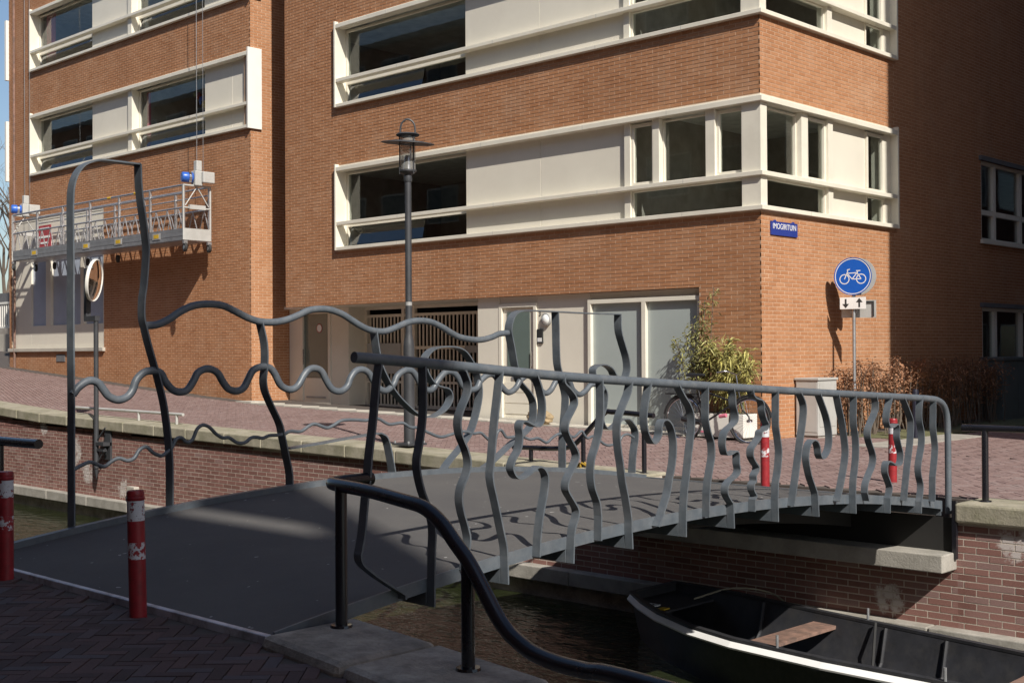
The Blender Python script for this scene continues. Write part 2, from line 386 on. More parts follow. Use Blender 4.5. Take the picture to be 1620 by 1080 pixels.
def wall_bricks(F, rects, depth=.03, face=0.0, axis='x', corner=None):
    """running bond over rectangles (s0,s1,z0,z1); F(s,d,z) maps to the world"""
    out = []; global JOINTS; JOINTS = MB()
    for (s0, s1, z0, z1) in rects:
        r0 = math.floor(z0 / BH)
        for r in range(r0, math.ceil(z1 / BH)):
            a = max(z0, r * BH + BJ / 2); b = min(z1, (r + 1) * BH - BJ / 2)
            if b - a < .018: continue
            off = (r % 2) * BL / 2
            JOINTS.fbox(F, s0, s1 - (.003 if corner and corner[1] > 0 and abs(s1 - corner[0]) < .004 else 0), face + .0012, face + .02, a, b)     # flush head joints; the bed joints stay raked
            for k in range(math.floor((s0 - off) / BL), math.ceil((s1 - off) / BL) + 1):
                p = max(s0, off + k * BL + BJ / 2); q = min(s1, off + (k + 1) * BL - BJ / 2)
                if q - p < .03: continue
                dep = depth
                if corner:                      # toothed corner: courses alternate between the two walls
                    cs_, side, par = corner
                    if r % 2 == par:
                        if abs((q if side > 0 else p) - cs_) < .004: dep = .11
                    elif side > 0: q = min(q, cs_ - .1135)
                    else: p = max(p, cs_ + .1135)
                    if q - p < .02: continue
                full = dep == depth and (q - p > BL - BJ - .002) and (b - a > BH - BJ - .002)
                jit = random.uniform(-.0006, .0014)
                c = F((p + q) / 2, face + dep / 2 - jit, (a + b) / 2)
                h = ((q - p) / 2, dep / 2, (b - a) / 2) if axis == 'x' else (dep / 2, (q - p) / 2, (b - a) / 2)
                out.append((c, h, full, 0.0))
    return out
def herringbone(x0, x1, y0, y1, zf, Lb=.20, Wb=.0667, th=.02, joint=.005, keep=None):
    out = []; n = 3; W = Wb; c45 = math.sqrt(.5)
    R_ = int((abs(x1 - x0) + abs(y1 - y0)) / W / 2 * 1.5) + 8; cx, cy = (x0 + x1) / 2, (y0 + y1) / 2
    for a in range(-R_, R_):
        for b2 in range(-R_ // 3 - 2, R_ // 3 + 2):
            ox, oy = a + n * b2, a - n * b2
            for kind in (0, 1):
                if kind == 0: ux, uy, rz = ox + n / 2, oy + .5, 0
                else: ux, uy, rz = ox - .5, oy + n / 2, math.pi / 2
                X = cx + (ux * c45 - uy * c45) * W; Y = cy + (ux * c45 + uy * c45) * W
                if X < x0 or X > x1 or Y < y0 or Y > y1: continue
                if keep and not keep(X, Y): continue
                z = zf(X) - th / 2 + random.uniform(-.003, .0015)
                out.append(((X, Y, z), (Lb / 2 - joint / 2, W / 2 - joint / 2, th / 2), True, rz + math.pi / 4 + random.uniform(-.012, .012)))
    return out

# ---------------------------------------------------------------- shapes of the bent bars, in metres: (y along the bridge, z)
NEAR_BARS = [
  [(4.243,1.342),(4.225,1.247),(4.207,1.092),(4.193,0.994),(4.171,0.861),(4.158,0.721),(4.144,0.634),(4.125,0.479),(4.105,0.387),(4.098,0.355),(4.117,0.308),(4.201,0.241),(4.304,0.174),(4.397,0.118),(4.401,0.090)],
  [(4.551,1.325),(4.554,1.151),(4.546,1.024),(4.522,0.899),(4.504,0.819),(4.510,0.747),(4.537,0.656),(4.568,0.589),(4.605,0.499),(4.618,0.426),(4.613,0.313),(4.609,0.145),(4.606,0.019)],
  [(4.856,1.300),(4.890,1.229),(4.884,1.169),(4.839,1.090),(4.812,1.020),(4.823,0.942),(4.867,0.858),(4.889,0.786),(4.876,0.727),(4.831,0.646),(4.820,0.580),(4.835,0.508),(4.868,0.417),(4.882,0.352),(4.867,0.272),(4.852,0.182)],
  [(5.154,1.303),(5.128,1.147),(5.106,1.021),(5.089,0.892),(5.073,0.766),(5.064,0.706),(5.072,0.647),(5.102,0.547),(5.142,0.402),(5.173,0.290),(5.181,0.227),(5.185,0.062)],
  [(5.440,1.277),(5.478,1.204),(5.506,1.121),(5.510,1.045),(5.493,0.982),(5.454,0.961),(5.403,0.975),(5.350,0.996),(5.320,0.993),(5.306,0.965),(5.314,0.909),(5.297,0.832),(5.251,0.776),(5.234,0.726),(5.261,0.680),(5.306,0.663),(5.369,0.679),(5.429,0.710),(5.468,0.720),(5.507,0.703),(5.535,0.655),(5.529,0.577),(5.505,0.492),(5.482,0.404),(5.464,0.297),(5.456,0.186)],
  [(5.700,1.265),(5.695,1.215),(5.747,1.175),(5.794,1.131),(5.805,1.084),(5.775,1.039),(5.728,0.979),(5.718,0.926),(5.750,0.868),(5.802,0.802),(5.817,0.754),(5.784,0.694),(5.724,0.618),(5.718,0.561),(5.764,0.499),(5.811,0.437),(5.810,0.386),(5.780,0.327),(5.768,0.263),(5.760,0.110)],
  [(6.050,1.235),(6.055,1.124),(6.052,0.993),(6.034,0.890),(6.002,0.809),(5.965,0.733),(5.954,0.643),(5.969,0.551),(6.015,0.457),(6.029,0.372),(6.027,0.218)],
  [(6.357,1.217),(6.329,1.132),(6.272,1.044),(6.230,0.973),(6.217,0.893),(6.228,0.784),(6.251,0.677),(6.271,0.567),(6.302,0.459),(6.331,0.330),(6.333,0.269),(6.341,0.130)],
  [(6.557,1.204),(6.525,1.097),(6.501,0.999),(6.504,0.912),(6.526,0.853),(6.578,0.798),(6.621,0.806),(6.656,0.846),(6.662,0.900),(6.689,0.941),(6.741,0.939),(6.790,0.890),(6.817,0.804),(6.816,0.711),(6.801,0.631),(6.772,0.544),(6.741,0.445),(6.668,0.309),(6.621,0.243)],
  [(6.851,1.186),(6.922,1.102),(6.987,1.036),(7.023,0.970),(7.029,0.892),(7.011,0.785),(6.989,0.678),(6.966,0.555),(6.943,0.458),(6.927,0.318),(6.924,0.143)],
  [(7.197,1.165),(7.196,1.029),(7.194,0.932),(7.224,0.839),(7.261,0.762),(7.268,0.673),(7.243,0.582),(7.217,0.492),(7.203,0.414),(7.199,0.248)],
  [(7.509,1.144),(7.532,1.085),(7.536,1.017),(7.563,0.948),(7.557,0.899),(7.514,0.871),(7.457,0.847),(7.414,0.811),(7.398,0.750),(7.413,0.691),(7.436,0.667),(7.487,0.670),(7.549,0.685),(7.575,0.660),(7.578,0.595),(7.590,0.546),(7.561,0.510),(7.476,0.478),(7.433,0.441),(7.428,0.395),(7.459,0.352),(7.496,0.317),(7.504,0.139)],
  [(7.762,1.133),(7.778,1.078),(7.820,1.053),(7.885,1.039),(7.909,1.004),(7.912,0.958),(7.937,0.901),(7.970,0.857),(7.944,0.821),(7.882,0.810),(7.862,0.765),(7.807,0.722),(7.764,0.689),(7.760,0.635),(7.796,0.589),(7.834,0.554),(7.825,0.520),(7.795,0.492),(7.795,0.453),(7.766,0.427),(7.769,0.386),(7.800,0.345),(7.781,0.319),(7.775,0.232)],
  [(8.105,1.111),(8.103,0.979),(8.101,0.851),(8.124,0.751),(8.142,0.667),(8.141,0.599),(8.122,0.501),(8.094,0.408),(8.084,0.296),(8.089,0.126)],
  [(8.417,1.094),(8.475,1.028),(8.502,0.969),(8.497,0.891),(8.467,0.776),(8.441,0.686),(8.402,0.533),(8.351,0.354),(8.315,0.221)],
  [(8.709,1.078),(8.777,0.979),(8.833,0.893),(8.869,0.808),(8.887,0.715),(8.871,0.631),(8.821,0.574),(8.757,0.554),(8.720,0.583),(8.705,0.643),(8.677,0.687),(8.620,0.705),(8.567,0.676),(8.541,0.621),(8.533,0.554),(8.575,0.433),(8.630,0.341),(8.659,0.289),(8.670,0.210),(8.678,0.106)],
  [(9.003,1.057),(9.046,0.940),(9.091,0.826),(9.122,0.718),(9.143,0.615),(9.140,0.539),(9.109,0.439),(9.056,0.306),(9.002,0.194)],
  [(9.289,1.036),(9.282,0.885),(9.285,0.792),(9.311,0.693),(9.319,0.579),(9.299,0.446),(9.270,0.340),(9.261,0.222),(9.265,0.073)],
  [(9.624,1.026),(9.656,0.970),(9.655,0.902),(9.599,0.830),(9.534,0.765),(9.514,0.698),(9.539,0.633),(9.587,0.562),(9.608,0.498),(9.585,0.431),(9.527,0.367),(9.470,0.293),(9.459,0.226),(9.489,0.156)],
  [(9.920,1.010),(9.885,0.936),(9.845,0.841),(9.851,0.776),(9.892,0.743),(9.961,0.750),(10.015,0.765),(10.040,0.724),(10.035,0.654),(10.063,0.582),(10.096,0.515),(10.092,0.444),(10.054,0.414),(9.978,0.416),(9.910,0.443),(9.853,0.455),(9.818,0.425),(9.814,0.361),(9.857,0.296),(9.893,0.237),(9.882,0.185),(9.859,0.144),(9.852,0.019)],
  [(10.129,1.004),(10.208,0.908),(10.280,0.814),(10.301,0.750),(10.289,0.641),(10.271,0.553),(10.230,0.418),(10.196,0.278),(10.153,0.096)],
  [(10.491,0.988),(10.464,0.888),(10.462,0.777),(10.502,0.669),(10.500,0.562),(10.456,0.448),(10.430,0.366),(10.440,0.293),(10.476,0.206),(10.462,0.118),(10.440,0.064),(10.434,-0.038)],
  [(10.742,0.963),(10.739,0.827),(10.736,0.691),(10.769,0.541),(10.764,0.462),(10.742,0.361),(10.715,0.261),(10.704,0.040)],
]
FAR_BARS = {
  'frame1': [[(4.312,0.149),(4.312,0.650),(4.313,1.037),(4.310,1.585),(4.312,2.032),(4.310,2.311),(4.311,2.498),(4.318,2.608),(4.346,2.704),(4.396,2.775),(4.461,2.814),(4.530,2.834),(4.625,2.837),(4.851,2.836)],[(4.851,2.836),(4.856,2.686),(4.872,2.544),(4.893,2.417),(4.908,2.293),(4.917,2.203),(4.909,2.059),(4.896,1.920),(4.881,1.819),(4.878,1.685),(4.900,1.590),(4.932,1.470),(4.980,1.314),(5.023,1.167),(5.055,1.040),(5.075,0.928),(5.097,0.753),(5.111,0.544),(5.111,0.224)]],
  'post': [[(5.943,1.661),(5.983,1.507),(5.993,1.393),(5.987,1.279),(5.976,1.181),(5.992,1.093),(6.045,0.982),(6.132,0.822),(6.163,0.700),(6.198,0.557),(6.232,0.408),(6.237,0.297)]],
  'scroll': [[(7.156,1.597),(7.170,1.504),(7.190,1.400),(7.225,1.285),(7.282,1.186),(7.352,1.085),(7.442,0.994),(7.544,0.913),(7.624,0.858),(7.717,0.820),(7.816,0.807),(7.907,0.826),(8.003,0.873),(8.067,0.942),(8.076,1.009),(8.036,1.062),(7.958,1.081),(7.877,1.107),(7.802,1.176),(7.760,1.255),(7.758,1.348),(7.820,1.414),(7.912,1.449),(8.039,1.459),(8.165,1.448),(8.264,1.407),(8.344,1.325),(8.427,1.212),(8.465,1.081),(8.464,0.972),(8.424,0.821),(8.359,0.670),(8.264,0.551),(8.162,0.462),(8.061,0.383),(7.976,0.298)]],
  'low': [[(6.214,0.611),(6.475,0.630),(6.596,0.639),(6.816,0.660),(7.027,0.676),(7.172,0.688),(7.216,0.683),(7.289,0.623),(7.355,0.370),(7.362,0.313)]],
  'frame2': [[(8.519,0.290),(8.646,0.343),(8.910,0.500),(9.052,0.567),(9.178,0.646),(9.225,0.720),(9.235,0.809),(9.227,0.904),(9.169,0.990),(9.076,1.067),(9.015,1.131),(8.962,1.289),(8.932,1.420),(8.900,1.539),(8.883,1.614),(8.901,1.698),(8.948,1.772),(9.031,1.810),(9.151,1.819),(9.577,1.815),(10.114,1.808),(10.604,1.808)],[(10.604,1.808),(10.603,1.679),(10.623,1.587),(10.677,1.466),(10.729,1.353),(10.752,1.263),(10.746,1.180),(10.695,1.098),(10.596,1.093),(10.521,1.149),(10.484,1.197),(10.421,1.239),(10.327,1.263),(10.233,1.252),(10.170,1.209),(10.200,1.108),(10.316,1.024),(10.365,0.942),(10.345,0.807),(10.296,0.687),(10.343,0.597),(10.428,0.569),(10.537,0.608),(10.624,0.659),(10.742,0.661),(10.834,0.597),(10.886,0.523),(10.885,0.418),(10.850,0.274),(10.828,0.068)]],
  'midpost': [[(9.580,1.808),(9.588,1.613),(9.591,1.464),(9.604,1.275),(9.662,1.118),(9.720,0.973),(9.724,0.855),(9.697,0.660),(9.675,0.466),(9.673,0.186)]],
}
WAVES = {
  'T1': [(4.895,1.619),(4.998,1.629),(5.099,1.671),(5.200,1.732),(5.316,1.780),(5.453,1.796),(5.582,1.786),(5.691,1.746),(5.813,1.695),(5.930,1.664),(6.061,1.660),(6.194,1.681),(6.310,1.719),(6.425,1.764),(6.542,1.780),(6.661,1.774),(6.781,1.742),(6.878,1.696),(6.977,1.648),(7.079,1.610),(7.193,1.594),(7.285,1.598),(7.401,1.632),(7.534,1.677),(7.669,1.696),(7.822,1.687),(7.962,1.643),(8.087,1.587),(8.199,1.548),(8.363,1.525),(8.495,1.525),(8.631,1.550),(8.734,1.582),(8.856,1.592)],
  'T2': [(4.316,1.115),(4.356,1.164),(4.416,1.204),(4.465,1.212),(4.515,1.192),(4.557,1.140),(4.597,1.093),(4.670,1.065),(4.743,1.084),(4.790,1.134),(4.821,1.209),(4.885,1.265),(4.962,1.278),(5.026,1.258),(5.066,1.192),(5.126,1.130),(5.198,1.109),(5.261,1.128),(5.313,1.194),(5.355,1.258),(5.440,1.286),(5.526,1.255),(5.579,1.180),(5.632,1.122),(5.709,1.103),(5.775,1.129),(5.822,1.204),(5.867,1.268),(5.947,1.295),(6.025,1.286),(6.078,1.236),(6.137,1.141),(6.227,1.102),(6.307,1.128),(6.376,1.220),(6.433,1.268),(6.504,1.274),(6.563,1.244),(6.619,1.158),(6.680,1.090),(6.766,1.074),(6.839,1.115),(6.875,1.184),(6.931,1.244),(7.010,1.258),(7.081,1.225),(7.132,1.157),(7.197,1.088),(7.281,1.065),(7.367,1.118),(7.413,1.194),(7.501,1.241),(7.588,1.236),(7.650,1.179),(7.704,1.099),(7.771,1.058),(7.848,1.066),(7.910,1.141),(8.005,1.216),(8.101,1.217),(8.171,1.166),(8.245,1.074),(8.342,1.043),(8.426,1.064),(8.474,1.130),(8.577,1.186),(8.666,1.175),(8.762,1.068),(8.833,1.013),(8.896,1.012),(8.969,1.050),(9.034,1.124),(9.136,1.167),(9.229,1.127),(9.322,1.023),(9.405,0.984),(9.485,1.014),(9.551,1.088),(9.613,1.132),(9.702,1.134),(9.781,1.083),(9.830,1.005),(9.931,0.954),(10.033,0.991),(10.116,1.049),(10.210,1.054),(10.321,0.997)],
  'T3': [(4.316,0.570),(4.373,0.596),(4.446,0.618),(4.508,0.595),(4.562,0.579),(4.627,0.617),(4.680,0.631),(4.746,0.609),(4.802,0.625),(4.846,0.683),(4.904,0.702),(4.959,0.655),(5.026,0.627),(5.074,0.648),(5.117,0.679),(5.156,0.745),(5.204,0.755),(5.252,0.718),(5.302,0.737),(5.342,0.814),(5.393,0.844),(5.453,0.825),(5.513,0.770),(5.575,0.735),(5.636,0.732),(5.710,0.689),(5.784,0.685),(5.846,0.721),(5.901,0.722),(5.956,0.712),(6.022,0.729),(6.110,0.729),(6.176,0.736),(6.234,0.755),(6.338,0.747),(6.423,0.788),(6.490,0.803),(6.610,0.765),(6.685,0.783),(6.775,0.820),(6.918,0.820),(7.047,0.809),(7.180,0.820),(7.313,0.763),(7.467,0.769),(7.566,0.724),(7.667,0.715),(7.787,0.666),(7.938,0.617),(8.076,0.633),(8.183,0.651),(8.267,0.650),(8.368,0.626),(8.470,0.627),(8.542,0.580),(8.625,0.531),(8.667,0.541),(8.705,0.625),(8.758,0.637),(8.820,0.570),(8.892,0.563),(8.983,0.567),(9.084,0.551),(9.176,0.526),(9.289,0.532),(9.413,0.481),(9.497,0.521),(9.595,0.557),(9.726,0.550),(9.842,0.515),(9.957,0.571),(10.008,0.527),(10.059,0.491),(10.149,0.506),(10.254,0.455),(10.373,0.399),(10.491,0.399),(10.589,0.421),(10.644,0.480),(10.741,0.497),(10.842,0.458)],
}
RAIL = [(4.077,1.380),(4.700,1.334),(5.759,1.248),(7.082,1.167),(8.784,1.068),(10.297,0.985),(10.666,0.962),(10.844,0.940),(10.960,0.887),(11.024,0.780),(11.040,0.605),(11.041,0.315),(11.039,-0.102)]
QUAY_RAIL = [(-4.996,0.742),(-4.651,0.740),(-4.362,0.723),(-4.206,0.712),(-4.120,0.692),(-4.022,0.646),(-3.932,0.580),(-3.830,0.507),(-3.732,0.410),(-3.637,0.314),(-3.573,0.265),(-3.511,0.235),(-3.401,0.201),(-3.253,0.188),(-3.082,0.192),(-2.803,0.211)]

# ================================================================ SETTING
ZX = [-90, -45, -37, -31, -26, -23, -19, -16, -13, -10.5, -9, 60]; ZZ = [2.4, 1.55, 1.1, .73, .42, .28, .2, .15, .10, .04, 0, 0]
def zg(x): return interp(x, ZX, ZZ)
WATER = -1.5
structure(MB().add([(-700, -700, -2.4), (700, -700, -2.4), (700, 700, -2.4), (-700, 700, -2.4)], [(0, 1, 2, 3)]).build('ground', 'soil'))
mb = MB()
xs = np.linspace(-110, 60, 120); ys = np.linspace(1.0, 11.1, 14)
for y in ys:
    for x in xs: mb.v.append((float(x), float(y), WATER))
for j in range(len(ys) - 1):
    for i in range(len(xs) - 1):
        k = j * len(xs) + i; mb.f.append((k, k + 1, k + 1 + len(xs), k + len(xs)))
structure(mb.build('canal_water', 'water'))
# far quay street: a sheet that climbs to the left, with clinker bricks laid herringbone on it
mb = MB()
for x in ZX:
    mb.v.append((x, 11.45, zg(x) - .014)); mb.v.append((x, 120, zg(x) - .014)); mb.v.append((x, 11.45, -2.3)); mb.v.append((x, 120, -2.3))
for i in range(len(ZX) - 1):
    k = i * 4; mb.f.append((k, k + 4, k + 5, k + 1)); mb.f.append((k + 2, k + 6, k + 4, k))
far_street = structure(mb.build('pavement', 'paving_joint'))
emit_bricks(herringbone(-37.5, -1.5, 11.56, 16.0, zg, .205, .0683, .02, .006, keep=lambda X, Y: not (X < -24.3 and Y > 16.2)), 'brick_paving', far_street, 300, 'paving_brick', 'paving_bricks')
emit_bricks(herringbone(-10.42, -2.2, 16.0, 27.0, zg, .205, .0683, .02, .006, keep=lambda X, Y: X > -9.0 or Y < 18.2), 'brick_paving', far_street, 0, 'paving_brick', 'paving_bricks')
# pale concrete edging along the foot of the long facade and the sandy bed beside the corner
mb = MB()
for i in range(20):
    x0 = -24.0 + i * .62; mb.box(x0, x0 + .61, 16.02, 16.49, zg(x0) - .1, zg(x0) + .012)
structure(mb.build('edging_slabs', 'concrete_light'))
structure(MB().box(-10.45, -9.05, 18.3, 34, -.1, .016).build('planting_bed', 'grass_strip'))
structure(MB().box(-9.05, -8.4, 16.6, 19.9, -.1, .012).build('side_path', 'concrete'))
# near quay street
SK = lambda x, y: y - .15 * max(0.0, x + 5.0)      # the near quay edge turns slightly away to the right of the bridge
near_street = structure(MB().prism([(-60, -60, -1), (12, -60, -1), (12, SK(12, 3.56), -1), (-5, 3.56, -1), (-60, 3.56, -1)], (0, 0, .986)).build('pavement', 'paving_joint'))
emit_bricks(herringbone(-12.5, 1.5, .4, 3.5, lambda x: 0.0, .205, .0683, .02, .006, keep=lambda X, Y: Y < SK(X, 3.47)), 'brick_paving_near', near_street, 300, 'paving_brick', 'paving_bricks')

# ---------------------------------------------------------------- quay walls
FQ = lambda s, d, z: (s, 11.0 + d, z)
qw = thing('quay_wall', 'red brick canal wall with pale stone coping and concrete ledge below the houses', 'quay wall', (-15, 11.0, -1.5))
wall = MB().box(-60, -8.60, 11.002, 11.5, -2.3, -.02).box(-8.60, -4.93, 11.002, 11.5, -2.3, -.45).box(-4.93, 25, 11.002, 11.5, -2.3, -.12).build('wall', 'mortar_quay', qw)
rects = [(-4.93, 4, -1.13, -.17), (-8.60, -4.93, -1.13, -.45)]
zlev = math.floor(-.155 / BH) * BH
rects.append((-40, -8.60, -1.13, zlev))
while zlev < .9:                      # upper courses stop where the coping comes down to them
    xc = interp(zlev + BH + .15, ZZ[::-1], ZX[::-1]) if zlev + BH + .15 > 0 else -8.60
    rects.append((-40, max(-39.9, min(-8.60, xc)), zlev, zlev + BH)); zlev += BH
emit_bricks(wall_bricks(FQ, rects, .03), 'brick_quay', wall, 300)
# soldier infill right below coping follows the slope
x = -40.0
while x < -8.65:
    w = random.uniform(.95, 1.15); x2 = min(x + w, -8.60)
    if x2 - x < .25: break
    a, b_ = zg(x), zg(x2)
    MB().hexa([(x + .004, 10.93, a - .165), (x2 - .004, 10.93, b_ - .165), (x2 - .004, 11.55, b_ - .165), (x + .004, 11.55, a - .165),
               (x + .004, 10.93, a + .012), (x2 - .004, 10.93, b_ + .012), (x2 - .004, 11.55, b_ + .022), (x + .004, 11.55, a + .022)]).build('coping_stone', 'stone_coping', qw, bevel=.018)
    x = x2
x = -4.93
while x < 6:
    w = random.uniform(.62, .75); MB().box(x + .004, x + w - .004, 10.93, 11.56, -.165, .012).build('coping_stone', 'stone_coping', qw, bevel=.022); x += w
x = -40.0
while x < 5:
    w = random.uniform(1.35, 1.55)
    MB().box(x + .006, x + w - .006, 10.84, 11.1, -1.30, -1.13).build('ledge_block', 'concrete', qw, bevel=.012); x += w
MB().box(-60, 25, 10.95, 11.1, -2.3, -1.302).build('footing', 'stone_grey', qw)
MB().box(-8.55, -4.96, 10.985, 11.004, -.44, -.13).build('abutment_shade_plate', 'underbridge_shade_black', qw)  # added dark sheet: deep shade under the bridge put into its colour
MB().box(-8.75, -4.94, 10.70, 11.02, -.60, -.44).build('bearing_beam', 'concrete', qw, bevel=.01)
MB().box(-19.63, -19.38, 10.90, 11.0, -1.13, -.86).build('pale_block', 'concrete_light', qw, bevel=.006)

nq = thing('quay_wall', 'near canal edge of weathered grey stone blocks under the black tube railing', 'quay wall', (-4, 3.8, -1.5))
MB().box(-60, -5, 3.62, 4.06, -2.3, -.24).hexa([(-5, 3.62, -2.3), (12, SK(12, 3.62), -2.3), (12, SK(12, 4.06), -2.3), (-5, 4.06, -2.3), (-5, 3.62, -.24), (12, SK(12, 3.62), -.24), (12, SK(12, 4.06), -.24), (-5, 4.06, -.24)]).build('wall', 'stone_grey', nq)
x = -5.06
while x < 6:
    w = random.uniform(.72, .98)
    a, b_ = x + .006, x + w - .006; MB().hexa([(a, SK(a, 3.50), -.24), (b_, SK(b_, 3.50), -.24), (b_, SK(b_, 4.10), -.24), (a, SK(a, 4.10), -.24), (a, SK(a, 3.50), .045), (b_, SK(b_, 3.50), .045), (b_, SK(b_, 4.10), .045), (a, SK(a, 4.10), .045)]).build('coping_stone', 'stone_grey', nq, bevel=.045); x += w
x = -8.58
while x > -20:
    w = random.uniform(.72, .98)
    MB().box(x - w + .006, x - .006, 3.52, 4.12, -.26, .045).build('coping_stone', 'stone_grey', nq, bevel=.045); x -= w

# ================================================================ BUILDINGS
ST = 3.02                                   # storey height
SB, STP, MBT, MTP, TB, TT, BT = 3.57, 3.64, 4.10, 4.172, 5.24, 5.325, 5.36
FA = lambda s, d, z: (s, 16.5 + d, z)       # facades parallel to the quay
FB = lambda s, d, z: (-10.47 - d, s, z)     # facade along the side street

def pane(F, s0, s1, d, z0, z1, parent, mname='glass', tilt=0.0, name='pane'):
    e = .006; dz = tilt * (z1 - z0)
    return MB().add([F(*p) for p in ((s0, d, z0), (s1, d, z0), (s1, d + e, z0), (s0, d + e, z0), (s0, d + dz, z1), (s1, d + dz, z1), (s1, d + dz + e, z1), (s0, d + dz + e, z1))],
                    [(0, 3, 2, 1), (4, 5, 6, 7), (0, 1, 5, 4), (1, 2, 6, 5), (2, 3, 7, 6), (3, 0, 4, 7)]).build(name, mname, parent)
def frame(F, s0, s1, d0, d1, z0, z1, w, parent, mname='cream_metal', name='window_frame', bevel=.004):
    return (MB().fbox(F, s0, s1, d0, d1, z0, z0 + w).fbox(F, s0, s1, d0, d1, z1 - w, z1)
            .fbox(F, s0, s0 + w, d0, d1, z0 + w, z1 - w).fbox(F, s1 - w, s1, d0, d1, z0 + w, z1 - w)).build(name, mname, parent, bevel=bevel)
def band_rails(F, s0, s1, z, parent, lend, rend, turn=False):
    a, m_, f, g_ = (s0 + .216, s0 + .176, s0 + .386, s0 + .43) if turn else (s0, s0, s0, s0)     # the return round the corner starts behind the first arm
    mb = MB().fbox(F, a, s1, -.085, .13, SB + z, STP + z).fbox(F, m_, s1, -.08, .09, MBT + z, MTP + z).fbox(F, a, s1, -.085, .13, TB + z, TT + z)
    mb.fbox(F, f, s1 - (.07 if not turn and not rend and F is FA else 0), -.02, .3, TT + z + .001, BT + z)          # soffit filler
    mb.fbox(F, g_, s1 - .5, .131, .34, SB + z, STP + z - .012)
    if lend: mb.fbox(F, s0 - .05, s0 - .001, -.09, .34, SB + z, BT + z + .03)
    if rend: mb.fbox(F, s1 + .001, s1 + .05, -.09, .34, SB + z, BT + z + .03)
    return mb.build('window_band', 'cream_metal', parent, bevel=.006)
def panel_pair(F, s0, s1, z, parent, seams=(), d=.085):
    cuts = [s0] + list(seams) + [s1]
    for a, b_ in zip(cuts[:-1], cuts[1:]):
        MB().fbox(F, a + .004, b_ - .004, d, d + .05, MTP + z - .03, TB + z).build('panel', 'cream_panel', parent, bevel=.003)
        MB().fbox(F, a + .004, b_ - .004, d, d + .05, STP + z - .02, MBT + z).build('panel', 'cream_panel', parent, bevel=.003)
def big_window(F, s0, s1, z, parent, mid=None, tilt=.22):
    # deep recessed window with a tilted vent light below the middle rail
    frame(F, s0, s1, .20, .27, STP + z - .012, TB + z, .05, parent)
    MB().fbox(F, s0 + .05, s1 - .05, .20, .27, MBT + z - .02, MTP + z + .02).build('transom', 'cream_metal', parent)
    pane(F, s0 + .051, s1 - .051, .24, MTP + z + .021, TB + z - .051, parent)
    if mid: pane(F, s0 + .10, mid, .17 - .0, STP + z + .05, MBT + z - .03, parent, 'glass_blue', tilt); pane(F, mid + .02, s1 - .06, .24, STP + z + .04, MBT + z - .02, parent)
    else: pane(F, s0 + .10, s1 - .06, .17, STP + z + .05, MBT + z - .03, parent, 'glass_blue', tilt)

# ---------- the corner block
XE = -24.06
cb = thing('apartment_building', 'corner apartment block of orange brick with cream window bands and ground floor gate', 'building', (-16, 22, 0))
core = [(-22.73, -11.63, 2.43, SB), (-11.63, -10.47, -.3, SB)]
rA = [(-22.73, -20.885, 2.43, 12.6), (-20.880, -10.47, 2.43, SB - .002), (-11.63, -10.47, 0, 2.43)]
for k in range(3):
    z = k * ST; core.append((-22.73, -10.47, BT + z, SB + z + ST)); rA.append((-20.880, -10.47, BT + z + .002, SB + z + ST - .002))
    core.append((-22.73, -20.88, SB + z, BT + z))
mb = MB()
for (a, b_, c, d) in core: mb.fbox(FA, a, b_ - (.007 if b_ in (-10.47, XE) else 0), .004, .26, c, d)
wA = mb.build('wall', 'mortar', cb)
emit_bricks(wall_bricks(FA, rA, corner=(-10.47, 1, 0)), 'brick_orange', wA, 150); stuff(JOINTS.build('head_joints', 'mortar', wA))
rB = [(16.5, 20.9, 0, SB - .002)]; coreB = [(16.507, 20.9, -.3, SB)]
for k in range(3):
    z = k * ST; rB.append((16.5, 20.9, BT + z + .002, SB + z + ST - .002)); coreB.append((16.507, 20.9, BT + z, SB + z + ST))
coreB += [(20.9, 24.6, -.3, 14), (24.6, 29.6, -.3, 1.0), (24.6, 29.6, 2.25, 3.58), (24.6, 29.6, 5.2, 14), (29.6, 70, -.3, 14)]
rB += [(20.9, 24.6, 0, 12.6), (24.6, 29.6, 0, 1.0), (24.6, 29.6, 2.25, 3.58), (24.6, 29.6, 5.2, 12.6), (29.6, 36, 0, 12.6)]
mb = MB()
for (a, b_, c, d) in coreB: mb.fbox(FB, a, b_, .004, .26, c, d)
wB = mb.build('wall', 'mortar', cb)
emit_bricks(wall_bricks(FB, rB, axis='y', corner=(16.5, -1, 1)), 'brick_orange', wB, 150); stuff(JOINTS.build('head_joints', 'mortar', wB))
